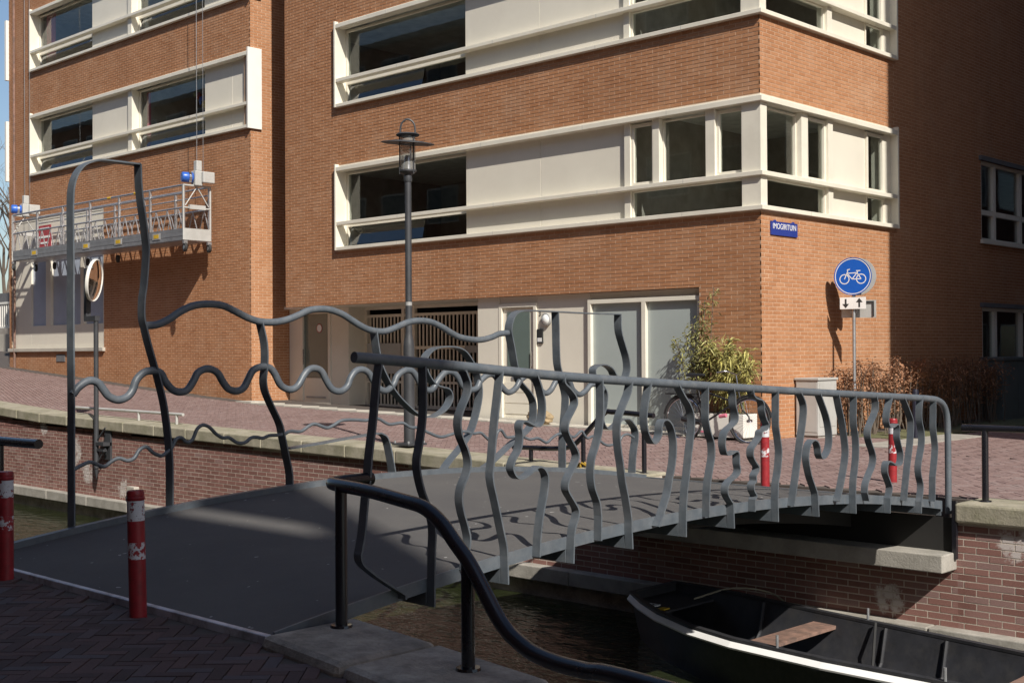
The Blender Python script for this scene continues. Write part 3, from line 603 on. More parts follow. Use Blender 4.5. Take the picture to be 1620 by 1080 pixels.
# closing volumes: roof, rear and side walls, floors and dark rooms behind the glass
MB().box(-22.73, -10.48, 16.77, 36, 12.62, 14).build('roof', 'slate', cb)
MB().box(-22.73, -22.5, 16.77, 36, 2.5, 12.6).box(-22.5, -10.75, 35.7, 36, -.3, 12.6).build('rear_wall', 'brick_wall_far' if 'brick_wall_far' in MATS else 'render_wall', cb)
mb = MB()
for k in range(4):
    z = 2.5 + k * ST; mb.box(-22.49, -10.74, 16.77, 35.69, z, z + .28)
mb.build('floor_slab', 'interior_ceiling', cb)
MB().box(-22.49, -10.9, 21.0, 21.1, 2.8, 12.6).box(-16.9, -16.8, 16.9, 21.0, 2.8, 12.6).box(-13.3, -13.2, 16.9, 21, 2.8, 12.6).box(-16, -15.9, 21.1, 35.6, 0, 12.6).build('partition', 'dark_interior', cb)
for k in range(3):
    z = k * ST
    band = band_rails(FA, -20.83, -10.385, z, cb, True, False)
    big_window(FA, -20.83, -17.06, z, band, -18.4)
    panel_pair(FA, -17.06, -13.16, z, band, (-15.13,))
    for x in (-18.9, -16.2, -13.7, -11.9): MB().fbox(FA, x, x + .006, -.0862, -.05, SB + z + .001, STP + z - .001).fbox(FA, x + .02, x + .026, -.0812, -.05, MBT + z + .001, MTP + z - .001).fbox(FA, x - .3, x - .294, -.0862, -.05, TB + z + .001, TT + z - .001).build('joint_seal', 'sign_grey', band)
    # three casements and a long vent light next to the corner
    for q_ in ((-13.16, -13.03, .02, .2, STP + z - .01, TB + z), (-12.55, -12.41, .0, .2, MTP + z - .01, TB + z), (-11.49, -11.31, .0, .2, MTP + z - .01, TB + z), (-10.80, -10.452, -.02, .16, STP + z - .01, TB + z)): MB().fbox(FA, *q_).build('mullion', 'cream_metal', band, bevel=.005)
    for (a, b_, c) in ((-13.03, -12.55, .05), (-12.41, -11.49, .10), (-11.31, -10.80, .05)):
        frame(FA, a, b_, c, c + .07, MTP + z + .01, TB + z - .03, .05 if b_ - a < .6 else .025, band)
        pane(FA, a + .04, b_ - .04, c + .04, MTP + z + .04, TB + z - .06, band)
    frame(FA, -13.03, -10.80, .06, .13, STP + z - .011, MBT + z, .03, band)
    pane(FA, -13.0, -10.83, .10, STP + z + .02, MBT + z - .03, band)
    # the same band turned round the corner
    bb = band_rails(FB, 16.415, 20.86, z, cb, False, True, True)
    for q_ in ((16.479, 16.66, -.02, .0175, STP + z - .012, TB + z - .002), (17.72, 17.92, .0, .2, MTP + z - .01, TB + z), (18.57, 18.72, .0, .2, STP + z - .01, TB + z), (20.60, 20.86, .05, .3, STP + z - .01, TB + z)): MB().fbox(FB, *q_).build('mullion', 'cream_metal', bb, bevel=.005)
    for (a, b_, c) in ((16.66, 17.72, .10), (17.92, 18.57, .05), (19.98, 20.60, .05)):
        frame(FB, a, b_, c, c + .07, MTP + z + .01, TB + z - .03, .05 if b_ - a < .7 else .025, bb)
        pane(FB, a + .04, b_ - .04, c + .04, MTP + z + .04, TB + z - .06, bb)
    for (a, b_) in ((16.66, 18.57), (19.98, 20.60)):
        frame(FB, a, b_, .06, .13, STP + z - .011, MBT + z, .03, bb); pane(FB, a + .03, b_ - .03, .10, STP + z + .02, MBT + z - .03, bb)
    panel_pair(FB, 18.72, 19.98, z, bb)
    MB().fbox(FB, 17.85, 17.856, -.0862, -.05, SB + z + .001, STP + z - .001).fbox(FB, 17.85, 17.856, -.0812, -.05, MBT + z + .001, MTP + z - .001).build('joint_seal', 'sign_grey', bb)
# wing windows in the shade of the side street
for (z0, z1, zm) in ((1.0, 2.25, None), (3.58, 5.2, 4.12)):
    w = frame(FB, 24.6, 29.6, .02, .12, z0, z1, .07, cb, name='window')
    for y in (25.25, 26.6, 28.0): MB().fbox(FB, y, y + .12, .02, .12, z0 + .07, z1 - .07).build('mullion', 'cream_metal', w)
    if zm: MB().fbox(FB, 24.67, 29.53, .025, .115, zm, zm + .1).build('transom', 'cream_metal', w)
    for a, b_ in ((24.67, 25.25), (25.37, 26.6), (26.72, 28.0), (28.12, 29.53)):
        pane(FB, a, b_, .08, z0 + .07, z1 - .07, w)
    MB().fbox(FB, 24.5, 29.7, -.06, .12, z1 + .002, z1 + .09).build('lintel', 'slate', w)
    MB().fbox(FB, 24.55, 29.65, -.06, .019, z0 - .05, z0 + .03).build('sill', 'cream_metal', w)

# ---------- ground floor front of the corner block
pf = MB().fbox(FA, -16.78, -16.22, .10, .2, 0, 2.43).fbox(FA, -16.78, -16.70, .2, 1.3, 0, 2.43).fbox(FA, -15.27, -14.02, .12, .2, .1, 2.425).fbox(FA, -16.22, -15.27, .12, .2, 2.30, 2.425).fbox(FA, -14.02, -11.64, .14, .2, 2.30, 2.425).build('cladding_panel', 'cream_panel', cb, bevel=.004)
MB().fbox(FA, -16.7, -11.63, .3, .35, -.1, 2.45).build('inner_wall', 'dark_interior', cb)
MB().fbox(FA, -22.73, -16.2, .27, 1.75, 2.431, 2.495).fbox(FA, -24.04, -22.735, .9, 1.75, 2.431, 2.495).build('soffit', 'cream_panel', cb)
dr = frame(FA, -16.22, -15.27, .09, .19, .12, 2.30, .075, cb, name='door')
MB().fbox(FA, -16.14, -15.35, .14, .18, .2, 2.22).build('leaf', 'cream_metal', dr)
pane(FA, -16.03, -15.46, .125, 1.03, 2.14, dr, 'door_glass')
for i in range(3): MB().fbox(FA, -16.10, -15.39, .13, .139, .27 + i * .2, .455 + i * .2).build('board', 'cream_metal', dr)
MB().fbox(FA, -15.92, -15.62, .12, .13, .90, .965).build('letter_slot', 'galvanised', dr)
MB().tube([FA(-15.405, .10, 1.15), FA(-15.405, .10, 1.42)], .012).build('handle', 'chrome', dr)
MB().fbox(FA, -16.25, -15.22, -.02, .12, .0, .13).fbox(FA, -16.25, -15.22, -.18, -.02, .0, .07).build('step', 'concrete_light', dr, bevel=.01)
wn_ = frame(FA, -14.02, -11.64, .05, .17, .1, 2.30, .07, cb, name='window')
MB().fbox(FA, -12.84, -12.76, .05, .17, .17, 2.23).build('mullion', 'cream_metal', wn_)
for a, b_ in ((-13.95, -12.84), (-12.76, -11.71)): pane(FA, a, b_, .12, .17, 2.23, wn_, 'frosted')
MB().fbox(FA, -14.05, -11.64, -.03, .14, .02, .10).build('sill', 'cream_metal', wn_)
# entrance recess with glazed door, letter panel and the barred garage gate
ed = frame(FA, -23.62, -22.50, 1.05, 1.15, .22, 2.40, .09, cb, 'cream_panel', 'door')
pane(FA, -23.53, -22.59, 1.10, .85, 2.31, ed, 'door_glass'); MB().fbox(FA, -23.53, -22.59, 1.08, 1.13, .31, .84).build('kick_panel', 'cream_panel', ed); MB().fbox(FA, -23.42, -22.70, 1.065, 1.079, .38, .42).build('vent_slot', 'sign_grey', ed)
MB().lathe([(0, 0), (.085, 0), (.085, .006), (0, .006)], FA(-22.95, 1.095, 1.98), 20, (0, -1, 0)).build('sticker', 'sign_white', ed); MB().lathe([(.085, 0), (.105, 0), (.105, .005), (.085, .005), (.085, 0)], FA(-22.95, 1.095, 1.98), 20, (0, -1, 0), caps=False).build('sticker_ring', 'red_paint', ed)
MB().tube([FA(-23.46, 1.02, 1.15), FA(-23.46, 1.02, 1.5)], .012).build('handle', 'chrome', ed)
for q_ in ((-22.50, -21.92, 1.07, 1.13), (-21.92, -21.86, 1.07, 1.56), (-24.04, -23.62, 1.05, 1.15)): MB().fbox(FA, q_[0], q_[1], q_[2], q_[3], .1, 2.43).build('cladding_panel', 'cream_panel', cb, bevel=.004)
gt = MB().fbox(FA, -21.86, -16.78, 1.54, 1.60, .2, .27).fbox(FA, -21.86, -16.78, 1.54, 1.60, 2.2, 2.26).fbox(FA, -21.86, -16.78, 1.54, 1.60, 2.37, 2.43).fbox(FA, -21.86, -16.78, 1.54, 1.60, 1.48, 1.55).fbox(FA, -21.86, -16.78, 1.54, 1.60, .74, .79)
for x in (-21.86, -20.60, -20.25, -16.86): gt.fbox(FA, x, x + .08, 1.53, 1.61, .2, 2.43)
gate = gt.build('gate', 'beige_paint', cb)
bar = MB().box(-.018, .018, -.012, .012, -.965, .965).mesh('bar'); bar.materials.append(MATS['beige_paint'])
i = 0; x = -21.70
while x < -16.92:
    if not (-20.63 < x < -20.15):
        o = bpy.data.objects.new('bar', bar); COL.objects.link(o); o.location = FA(x, 1.57, 1.235); o.parent = gate
    x += .118
MB().fbox(FA, -21.76, -20.62, 1.52, 1.535, .95, 1.62).build('letter_panel', 'cabinet_grey', gate); MB().fbox(FA, -18.6, -18.1, 1.52, 1.535, 1.40, 1.55).build('notice_plate', 'sign_grey', gate)
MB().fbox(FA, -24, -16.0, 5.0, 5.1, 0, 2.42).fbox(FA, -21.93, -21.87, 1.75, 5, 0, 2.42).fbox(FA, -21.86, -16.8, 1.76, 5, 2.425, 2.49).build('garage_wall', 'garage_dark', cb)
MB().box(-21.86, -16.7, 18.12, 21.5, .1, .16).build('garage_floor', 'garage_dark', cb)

# ---------- the left block
lb = thing('apartment_building', 'apartment block of orange brick behind the hanging work platform', 'building', (-30, 22, 0))
XL0, XL1 = -36.55, -24.06
core = [(XL0, XL1, -.3, 1.55), (-30.87, XL1, 1.55, 5.37), (XL0, -36.42, 1.55, 5.37), (XL0, XL1, 5.37, SB + ST)]
for k in (1, 2, 3):
    z = k * ST; core.append((XL0, -35.05, SB + z, BT + z)); core.append((XL0, XL1, BT + z, SB + z + ST))
mb = MB()
for (a, b_, c, d) in core: mb.fbox(FA, a, b_ - (.007 if b_ in (-10.47, XE) else 0), .004, .26, c, d)
wL = mb.build('wall', 'mortar', lb)
rL = [(XL0, -36.42, 0, 12.6), (-36.42, -30.87, 0, 1.5), (-36.42, -35.06, 5.372, 12.6), (-35.055, -30.87, 5.372, SB + ST - .002), (-30.87, XL1, 0, SB + ST - .002), (-35.055, XL1, BT + ST + .002, SB + 2 * ST - .002), (-35.055, XL1, BT + 2 * ST + .002, 12.6)]
emit_bricks(wall_bricks(FA, rL, corner=(XL1, 1, 0)), 'brick_orange', wL, 150); stuff(JOINTS.build('head_joints', 'mortar', wL))
FC = lambda s, d, z: (XL1 - d, s, z)
wL2 = MB().fbox(FC, 16.507, 30, .004, .26, -.3, 14).build('wall', 'mortar', lb)
emit_bricks(wall_bricks(FC, [(16.5, 18.4, 0, 12.4)], axis='y', corner=(16.5, -1, 1)), 'brick_orange', wL2, 60); stuff(JOINTS.build('head_joints', 'mortar', wL2))
MB().box(XL0, XL1 - .27, 16.77, 30, 12.62, 14).build('roof', 'slate', lb)
MB().box(XL0, XL0 + .25, 16.77, 30, -.3, 12.6).box(XL0 + .25, XL1 - .27, 29.7, 30, -.3, 12.6).build('rear_wall', 'render_wall', lb)
mb = MB()
for k in range(4):
    z = 2.5 + k * ST
    if k: mb.box(XL0 + .26, XL1 - .28, 16.77, 29.6, z, z + .28)
mb.build('floor_slab', 'interior_ceiling', lb)
MB().box(XL0 + .26, XL1 - .28, 20.5, 20.6, 0, 12.6).box(-29.5, -29.4, 16.9, 20.5, 5.6, 12.6).build('partition', 'dark_interior', lb)
for k in (1, 2):
    z = k * ST
    band = band_rails(FA, -35.0, -24.06, z, lb, True, False)
    big_window(FA, -35.0, -31.62, z, band)
    panel_pair(FA, -31.62, -29.57, z, band); MB().fbox(FA, -29.57, -29.38, .0, .3, STP + z - .01, TB + z).build('mullion', 'cream_metal', band)
    big_window(FA, -29.37, -26.08, z, band)
    panel_pair(FA, -26.08, -24.2, z, band, (-24.9,))
    MB().fbox(FA, -24.2, -24.06, -.02, .2, STP + z, TB + z).build('mullion', 'cream_metal', band)
    MB().fbox(FC, 16.40, 16.78, -.055, .0, SB + z - .02, BT + z + .05).build('end_plate', 'white_paint', band, bevel=.005)
    MB().box(XL0 - .12, XL0 - .01, 16.42, 16.75, SB + z, BT + z).build('end_plate', 'white_paint', band, bevel=.005)
# shop-like ground window of the left block
sf = frame(FA, -36.42, -30.87, .03, .16, 1.60, 5.37, .09, lb, 'cream_panel', 'window')
MB().fbox(FA, -36.33, -30.96, .04, .15, 4.25, 5.27).fbox(FA, -36.33, -35.2, .04, .15, 1.69, 4.25).fbox(FA, -35.2, -30.96, .04, .15, 1.69, 2.25).fbox(FA, -34.25, -33.95, .02, .16, 2.25, 4.25).fbox(FA, -32.2, -32.0, .02, .16, 2.25, 4.25).build('cladding_panel', 'cream_panel', sf, bevel=.004)
for a, b_ in ((-35.2, -34.25), (-33.95, -32.2), (-32.0, -30.96)): pane(FA, a, b_, .10, 2.25, 4.25, sf, 'sky_reflection_blue')  # panes carry a painted sky reflection
MB().fbox(FA, -36.5, -30.8, -.08, .03, 1.50, 1.60).build('sill', 'concrete_light', sf, bevel=.01)
MB().fbox(FA, -33.55, -33.05, -.02, .0, 1.22, 1.42).build('vent_grille', 'slate', lb)
MB().tube([FA(-36.1, -.05, .9), FA(-36.1, -.05, 13)], .035).build('downpipe', 'brick_pipe' if 'brick_pipe' in MATS else 'wood_red', lb)
# link wall deep in the gap between the blocks
tag(MB().box(-24.05, -22.74, 21, 21.3, -.3, 13).build('link_wall', 'render_wall'), 'dim rendered wall closing the narrow gap between the two brick blocks', 'wall')

# ---------- blocks outside the picture that shade the scene
def plain_block(name, label, x0, x1, y0, y1, h, faces):
    t = thing(name, label, 'building', ((x0 + x1) / 2, (y0 + y1) / 2, 0))
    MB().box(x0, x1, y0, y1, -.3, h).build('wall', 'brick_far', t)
    MB().box(x0 - .1, x1 + .1, y0 - .1, y1 + .1, h + .002, h + .25).build('roof', 'slate', t)
    for (ax, c, sgn, a0, a1) in faces:
        n = int((a1 - a0) / 3)
        for k in range(int(h / 3)):
            for i in range(n):
                s0 = a0 + .5 + i * (a1 - a0) / n; s1 = s0 + 1.9; z0 = .9 + 3 * k
                F = (lambda s, d, z: (s, c - sgn * d, z)) if ax == 'y' else (lambda s, d, z: (c - sgn * d, s, z))
                w = frame(F, s0, s1, -.03, .02, z0, z0 + 1.5, .07, t, name='window', bevel=0)
                MB().fbox(F, s0 + .07, s1 - .07, -.012, -.004, z0 + .07, z0 + 1.43).build('pane', 'window_dark', w)
    return t
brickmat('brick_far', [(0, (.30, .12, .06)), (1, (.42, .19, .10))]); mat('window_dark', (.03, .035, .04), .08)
nb = plain_block('apartment_building', 'long brick apartment block along the near quay behind the viewpoint', -95, 11.6, -15, -2.6, 15.05, [('y', -2.6, 1, -94, 11)])
MB().box(8.3, 11.6, -2.64, -2.6, 15.305, 16.0).box(8.3, 8.9, -2.64, -2.6, 16.001, 16.5).box(10.75, 11.6, -2.64, -2.6, 16.001, 16.5).box(8.3, 11.6, -2.64, -2.6, 16.501, 19.0).build('shadow_slit_screen', 'slate', nb)  # unseen thin screen, added and slit to shape light on deck and wave rails
plain_block('apartment_building', 'brick apartment block across the side street that shades its far end', -1.14, 22, 16.5, 80, 22.5, [('x', -1.14, -1, 17, 79), ('y', 16.5, -1, -1, 21)])

# ================================================================ FOOTBRIDGE
def zdeck(y): return .29 * (1 - ((y - 7.2) / 3.75) ** 2)
br = thing('footbridge', 'grey steel footbridge with wavy wrought bar railings across the canal', 'bridge', (-6.5, 7.2, -.2))
YS = [3.60 + i * (10.98 - 3.60) / 44 for i in range(45)]
def strip(x0, x1, top, bot):
    mb = MB()
    for y in YS:
        z = zdeck(y); mb.v += [(x0, y, z + bot), (x1, y, z + bot), (x1, y, z + top), (x0, y, z + top)]
    for i in range(len(YS) - 1):
        for j in range(4): mb.f.append((i * 4 + j, i * 4 + (j + 1) % 4, i * 4 + 4 + (j + 1) % 4, i * 4 + 4 + j))
    e = (len(YS) - 1) * 4; mb.f += [(3, 2, 1, 0), (e, e + 1, e + 2, e + 3)]; return mb
strip(-8.46, -5.078, .0, -.03).build('deck', 'deck_grit', br)
strip(-5.077, -5.061, .018, -.055).build('fascia', 'steel_paint', br)
strip(-8.525, -8.461, .045, -.09).build('kerb', 'steel_paint', br)
strip(-6.12, -5.98, -.052, -.30).build('beam', 'underbridge_shade_black', br); strip(-7.9, -7.76, -.052, -.30).build('beam', 'underbridge_shade_black', br); strip(-8.45, -5.079, -.033, -.05).build('soffit_plate', 'underbridge_shade_black', br)
MB().box(-8.5, -5.08, 3.555, 3.597, -.12, .028).build('threshold_plate', 'threshold_steel', br, bevel=.006)
MB().box(-8.5, -5.08, 10.985, 11.02, -.12, .015).build('threshold_plate', 'steel_paint', br)
MB().box(-4.955, -4.915, 10.94, 10.98, -.5, .03).build('end_post', 'black_paint', br)
def smooth2(path, sub=5): return [(p.x, p.y) for p in catmull([(a, b_, 0) for a, b_ in path], sub)]
for i, path in enumerate(NEAR_BARS):
    path = list(path)
    # straight foot: the lowest stretch is not smoothed
    body = smooth2(path[:-1]); foot = [path[-1]]
    if i == 0: body = smooth2(path[:-3]) ; foot = path[-3:]
    MB().ribbon(body + foot, -5.060, -5.0, .011).build('baluster', 'steel_paint', br)
    if i % 2 == 1:
        y, zb = path[-1]; MB().box(-5.95, -5.064, y - .007, y + .007, zb, zdeck(y) - .0515).build('cross_plate', 'steel_paint', br)
rail = catmull([(-5.03, a, b_) for a, b_ in RAIL], 5)
MB().tube(rail, .0295, 14).build('handrail', 'steel_paint', br, smooth=40)
for k, (nm, parts) in enumerate(FAR_BARS.items()):
    for p in parts:
        p = list(p)
        MB().ribbon(smooth2(p), -8.598, -8.5, .012).build('scroll_bar', 'steel_paint', br)
for nm, rr in (('T1', .0295), ('T2', .0295), ('T3', .0143)):
    MB().tube(catmull([(-8.53, a, b_) for a, b_ in WAVES[nm]], 5), rr, 12).build('wave_rail', 'steel_paint', br, smooth=50)

# ================================================================ TUBE RAILINGS ON THE QUAYS
def rail_thing(name, label, path, r, posts, group='tube railings along the quays', mname='black_paint', pr=None):
    t = thing(name, label, 'railing', posts[0][0])
    MB().tube(path, r, 14).build('rail', mname, t, smooth=40)
    for (p, ztop) in posts:
        MB().tube([p, (p[0], p[1], ztop)], pr or r * .92, 12).build('post', mname, t, smooth=40)
        MB().lathe([(0, 0), (r * 1.7, 0), (r * 1.6, .012), (0, .012)], p, 14).build('foot_plate', mname, t)
    return t
ry = lambda x: 3.9 - .15 * (x + 5)
q = [(-5.03, 4.19, .748), (-5.035, 4.05, .748), (-5.03, 3.96, .746), (-4.985, 3.91, .743)] + [(a, ry(a), b_) for a, b_ in QUAY_RAIL[1:]] + [(-1.5, ry(-1.5), .215), (1.5, ry(1.5), .215)]
rail_thing('tube_railing', 'black tube railing bending steeply down beside the near bridge end', catmull(q, 5), .033,
           [((-4.9, ry(-4.9), .045), .74), ((-3.835, ry(-3.835), .045), .50), ((-2.2, ry(-2.2), .045), .21)])
rail_thing('tube_railing', 'black tube railing end behind the red and white bollard beside the tall arch', catmull([(-16, 4.03, .77), (-12, 4.03, .77), (-9.6, 4.03, .77), (-8.8, 4.03, .772), (-8.47, 4.03, .776)], 4), .034,
           [((-9.1, 4.03, .045), .77), ((-11.9, 4.03, .045), .77)])
rail_thing('tube_railing', 'black tube railing stepping down on the far quay before the frosted window', catmull([(-8.60, 11.3, .675), (-8.8, 11.3, .685), (-9.2, 11.3, .70), (-9.34, 11.3, .67), (-9.7, 11.3, .36), (-9.86, 11.3, .265), (-10.1, 11.3, .232), (-10.8, 11.3, .215)], 5), .031,
           [((-8.74, 11.3, .01), .68), ((-9.65, 11.3, .02), .40), ((-10.5, 11.3, .04), .22)])
rail_thing('tube_railing', 'black tube railing on the stone coping facing the shaded side street', catmull([(-4.97, 11.22, .68), (-4.7, 11.22, .682), (-3, 11.22, .68), (0, 11.22, .68), (4, 11.22, .68)], 4), .033,
           [((-4.76, 11.22, .01), .68), ((-2.6, 11.22, .01), .68), ((.5, 11.22, .01), .68)])
rail_thing('tube_railing', 'low pale metal rail on short feet along the far coping', [(-22.6, 11.35, .41), (-20.5, 11.35, .40), (-18.55, 11.35, .385)], .026,
           [((-18.75, 11.35, .20), .385), ((-20.0, 11.35, .22), .395), ((-21.5, 11.35, .25), .40)], mname='cabinet_grey')

# ================================================================ BOLLARDS
def bollard(x, y, z, label, h=.676, lean=(0, 0)):
    t = thing('bollard', label, 'bollard', (x, y, z), 'red and white bollards at the bridge ends'); r = .046; s = h / .676
    def seg(z0, z1, name, m, rr=r):
        MB().lathe([(rr, z0 * s), (rr, z1 * s)], (x, y, z), 22).build(name, m, t, smooth=40)
    MB().lathe([(r, -.05), (r, .307 * s)], (x, y, z), 22).build('post', 'red_paint', t, smooth=40)
    seg(.3075, .397, 'worn_band', 'chipped_red'); seg(.3975, .512, 'red_band', 'red_paint'); seg(.5125, .62, 'white_band', 'chipped_white')
    MB().lathe([(r * .98, .6205 * s), (r * 1.05, .625 * s), (r * 1.06, .637 * s), (r * 1.0, .641 * s), (r * 1.02, .65 * s), (r * 1.02, .664 * s), (r * .9, .674 * s), (0, .676 * s)], (x, y, z), 22).build('cap', 'red_paint', t, smooth=35)
    t.rotation_euler = (lean[0], lean[1], 0); return t
bollard(-6.075, 3.44, 0, 'red bollard with flaking white band before the steel threshold of the bridge', lean=(.012, -.018))
bollard(-7.70, 3.45, 0, 'red bollard with two white bands next to the black railing end')
bollard(-7.03, 11.12, 0, 'sunlit red bollard on the bricks at the far bridge end')
bollard(-6.25, 12.37, 0, 'sunlit red bollard in the open street beyond the far bridge end', lean=(0, .015))
t = thing('bollard', 'plain dark navy steel post in front of the hedge', 'bollard', (-9.0, 18.6, 0))
MB().lathe([(.052, 0), (.052, .74), (.045, .775), (0, .79)], (-9.0, 18.6, 0), 18).build('post', 'navy', t, smooth=40)
MB().lathe([(.06, 0), (.06, .02), (0, .021)], (-9.0, 18.6, .0), 18).build('foot_plate', 'black_paint', t)

# ================================================================ STREET LAMP
lx, ly, lz = -12.85, 11.38, .13
t = thing('street_lamp', 'dark street lamp with wide disc shade and glass cylinder on the far quay', 'street lamp', (lx, ly, lz))
MB().lathe([(.076, 0), (.076, 1.36), (.070, 1.42), (.052, 1.50), (.046, 1.56), (.045, 3.62), (0, 3.63)], (lx, ly, lz), 20).build('pole', 'lamp_paint', t, smooth=40)
MB().box(lx - .17, lx + .17, ly - .17, ly + .17, lz + .01, lz + .04).build('base_plate', 'lamp_paint', t, bevel=.004)
for a, b_ in ((-.14, -.14), (.14, -.14), (.14, .14), (-.14, .14)): MB().lathe([(.016, .03), (.016, .07), (0, .075)], (lx + a, ly + b_, lz), 8).build('bolt', 'galvanised', t)
MB().lathe([(.047, 1.92), (.047, 1.97)], (lx, ly, lz), 18).build('number_band', 'sign_grey', t, smooth=40)
H0 = 3.62
MB().lathe([(.052, H0), (.060, H0 + .03), (.055, H0 + .09), (.10, H0 + .12), (.118, H0 + .14), (.118, H0 + .16), (0, H0 + .161)], (lx, ly, lz), 20).build('collar', 'lamp_paint', t, smooth=40)
MB().lathe([(.105, H0 + .165), (.105, H0 + .62)], (lx, ly, lz), 24, caps=False).build('glass_cylinder', 'lantern_glass', t, smooth=40)
MB().lathe([(0, H0 + .165), (.07, H0 + .17), (.055, H0 + .26), (.04, H0 + .36), (0, H0 + .37)], (lx, ly, lz), 18).build('reflector', 'chrome', t, smooth=40)
sh = Vector((.10, -.02, 1)).normalized()
MB().lathe([(.106, .0), (.24, .012), (.365, -.01), (.37, -.018), (.36, -.016), (.24, .004), (.106, -.008), (.106, 0)], (lx, ly, lz + H0 + .545), 40, sh, caps=False).build('disc_shade', 'lamp_paint', t, smooth=40)
MB().lathe([(0.0001, H0 + .665), (.15, H0 + .66), (.165, H0 + .645), (.15, H0 + .63), (.10, H0 + .62), (0, H0 + .62)], (lx, ly, lz), 28).build('cap', 'lamp_paint', t, smooth=40)
rd = _right.copy(); rd.z = 0; rd.normalize()
for a in (0, 2.094, 4.188):
    MB().tube([(lx + .115 * math.cos(a), ly + .115 * math.sin(a), lz + H0 + .10), (lx + .115 * math.cos(a), ly + .115 * math.sin(a), lz + H0 + .63)], .009, 6).build('strut', 'lamp_paint', t)
hp = [(lx + rd.x * w, ly + rd.y * w, lz + H0 + z) for w, z in ((-.10, .64), (-.10, .73), (-.085, .80), (-.045, .845), (0, .86), (.045, .845), (.085, .80), (.10, .73), (.10, .64))]
MB().tube(catmull(hp, 4), .013, 8).build('lifting_loop', 'lamp_paint', t, smooth=40)

# ================================================================ CYCLE SIGN
sx, sy = -9.97, 18.45; sn = Vector((.22, -.975, 0)).normalized(); sxd = Vector((0, 0, 1)).cross(sn).normalized()
t = thing('traffic_sign', 'round blue cycle path sign above a two way arrow plate on a thin pole', 'traffic sign', (sx, sy, 0))
MB().tube([(sx, sy, 0), (sx, sy, 2.9)], .027, 12).build('pole', 'galvanised', t, smooth=40)
def local_obj(name, mb, mname, M4, parent, smooth=None):
    me = mb.mesh(name); me.transform(M4); return link(name, me, mname, parent, smooth)
def SM(dx, dz, dn): return plane_matrix(Vector((sx, sy, 0)) + sxd * dx + sn * dn + Vector((0, 0, dz)), sxd, sn)
disc = local_obj('disc', MB().lathe([(0, -.004), (.296, -.004), (.305, .002), (.305, .012), (.298, .012), (.298, .006), (0, .006)], n=48), 'blue_sign', SM(0, 2.60, .04), t)
local_obj('rim', MB().lathe([(.278, .0062), (.278, .009), (.290, .009), (.290, .0062)], n=48, caps=False), 'sign_white', SM(0, 2.60, .04), disc)
local_obj('disc', MB().lathe([(0, -.004), (.296, -.004), (.305, .002), (.305, .012), (0, .012)], n=48), 'cabinet_grey', SM(.03, 2.60, -.12), t)
def ring(c, r, w, n=28):
    mb = MB()
    for i in range(n):
        a = 2 * math.pi * i / n
        for rr in (r - w / 2, r + w / 2): mb.v.append((c[0] + rr * math.cos(a), c[1] + rr * math.sin(a), 0))
    for i in range(n): j = (i + 1) % n; mb.f.append((2 * i, 2 * i + 1, 2 * j + 1, 2 * j))
    return mb
def bar2(mb, a, b_, w):
    a = Vector(a); b_ = Vector(b_); d = (b_ - a).normalized(); n = Vector((-d.y, d.x)) * w / 2
    mb.add([(a.x + n.x, a.y + n.y, 0), (b_.x + n.x, b_.y + n.y, 0), (b_.x - n.x, b_.y - n.y, 0), (a.x - n.x, a.y - n.y, 0)], [(0, 1, 2, 3)])
sym = ring((-.135, -.045), .075, .014); r2 = ring((.135, -.045), .075, .014); sym.add(r2.v, r2.f)
for a, b_ in (((-.135, -.045), (-.08, .085)), ((-.095, .05), (.07, .055)), ((-.095, .05), (-.01, -.045)), ((-.01, -.045), (.07, .055)), ((.07, .055), (.135, -.045)), ((-.01, -.045), (.135, -.045)), ((.07, .055), (.085, .085)), ((.055, .088), (.125, .088)), ((-.08, .085), (-.09, .105)), ((-.09, .105), (-.045, .115))): bar2(sym, a, b_, .014)
local_obj('cycle_symbol', sym, 'sign_white', SM(0, 2.60, .0475), disc)
pl = local_obj('arrow_plate', MB().box(-.21, .21, -.095, .095, 0, .012), 'sign_white', SM(0, 2.165, .045), t)
ar = MB()
for cx, up in ((-.115, -1), (.105, 1)):
    ar.box(cx - .014, cx + .014, -.068, .068, 0, .002)
    ar.add([(cx - .055, up * .012, .0021), (cx + .055, up * .012, .0021), (cx, up * .08, .0021)], [(0, 1, 2)] if up > 0 else [(2, 1, 0)])
local_obj('arrows', ar, 'sign_black', SM(0, 2.165, .0575), pl)
bp_ = local_obj('plate', MB().box(-.28, .28, -.14, .14, 0, .012), 'cabinet_grey', SM(.065, 2.07, -.06), t)
local_obj('clamp', MB().box(-.06, .05, -.05, .06, 0, .05), 'sign_grey', SM(0, 2.05, -.045), t)
local_obj('frame_bracket', MB().box(-.25, .25, .10, .125, 0, .02).box(.23, .25, -.12, .10, 0, .02), 'sign_black', SM(.065, 2.07, -.047), bp_)

# street name plate on the corner
t = thing('street_name_sign', 'small blue enamel street name plate reading IMOGIRITUIN on the sunlit corner', 'sign', (-10.47, 17.14, 3.31))
pm = plane_matrix((-10.466, 17.14, 3.31), (0, 1, 0), (1, 0, 0))
pl = local_obj('plate', MB().prism([(-.39, -.105, 0), (.39, -.105, 0), (.39, .105, 0), (.31, .105, 0), (.29, .13, 0), (.25, .13, 0), (.23, .105, 0), (-.23, .105, 0), (-.25, .13, 0), (-.29, .13, 0), (-.31, .105, 0), (-.39, .105, 0)], (0, 0, .02)), 'blue_enamel', pm, t)
me = text_mesh('IMOGIRITUIN', .125, .001); me.transform(Matrix.Diagonal((.92, 1, 1, 1))); me.transform(plane_matrix((-10.4435, 17.14, 3.34), (0, 1, 0), (1, 0, 0))); link('lettering', me, 'sign_white', pl)

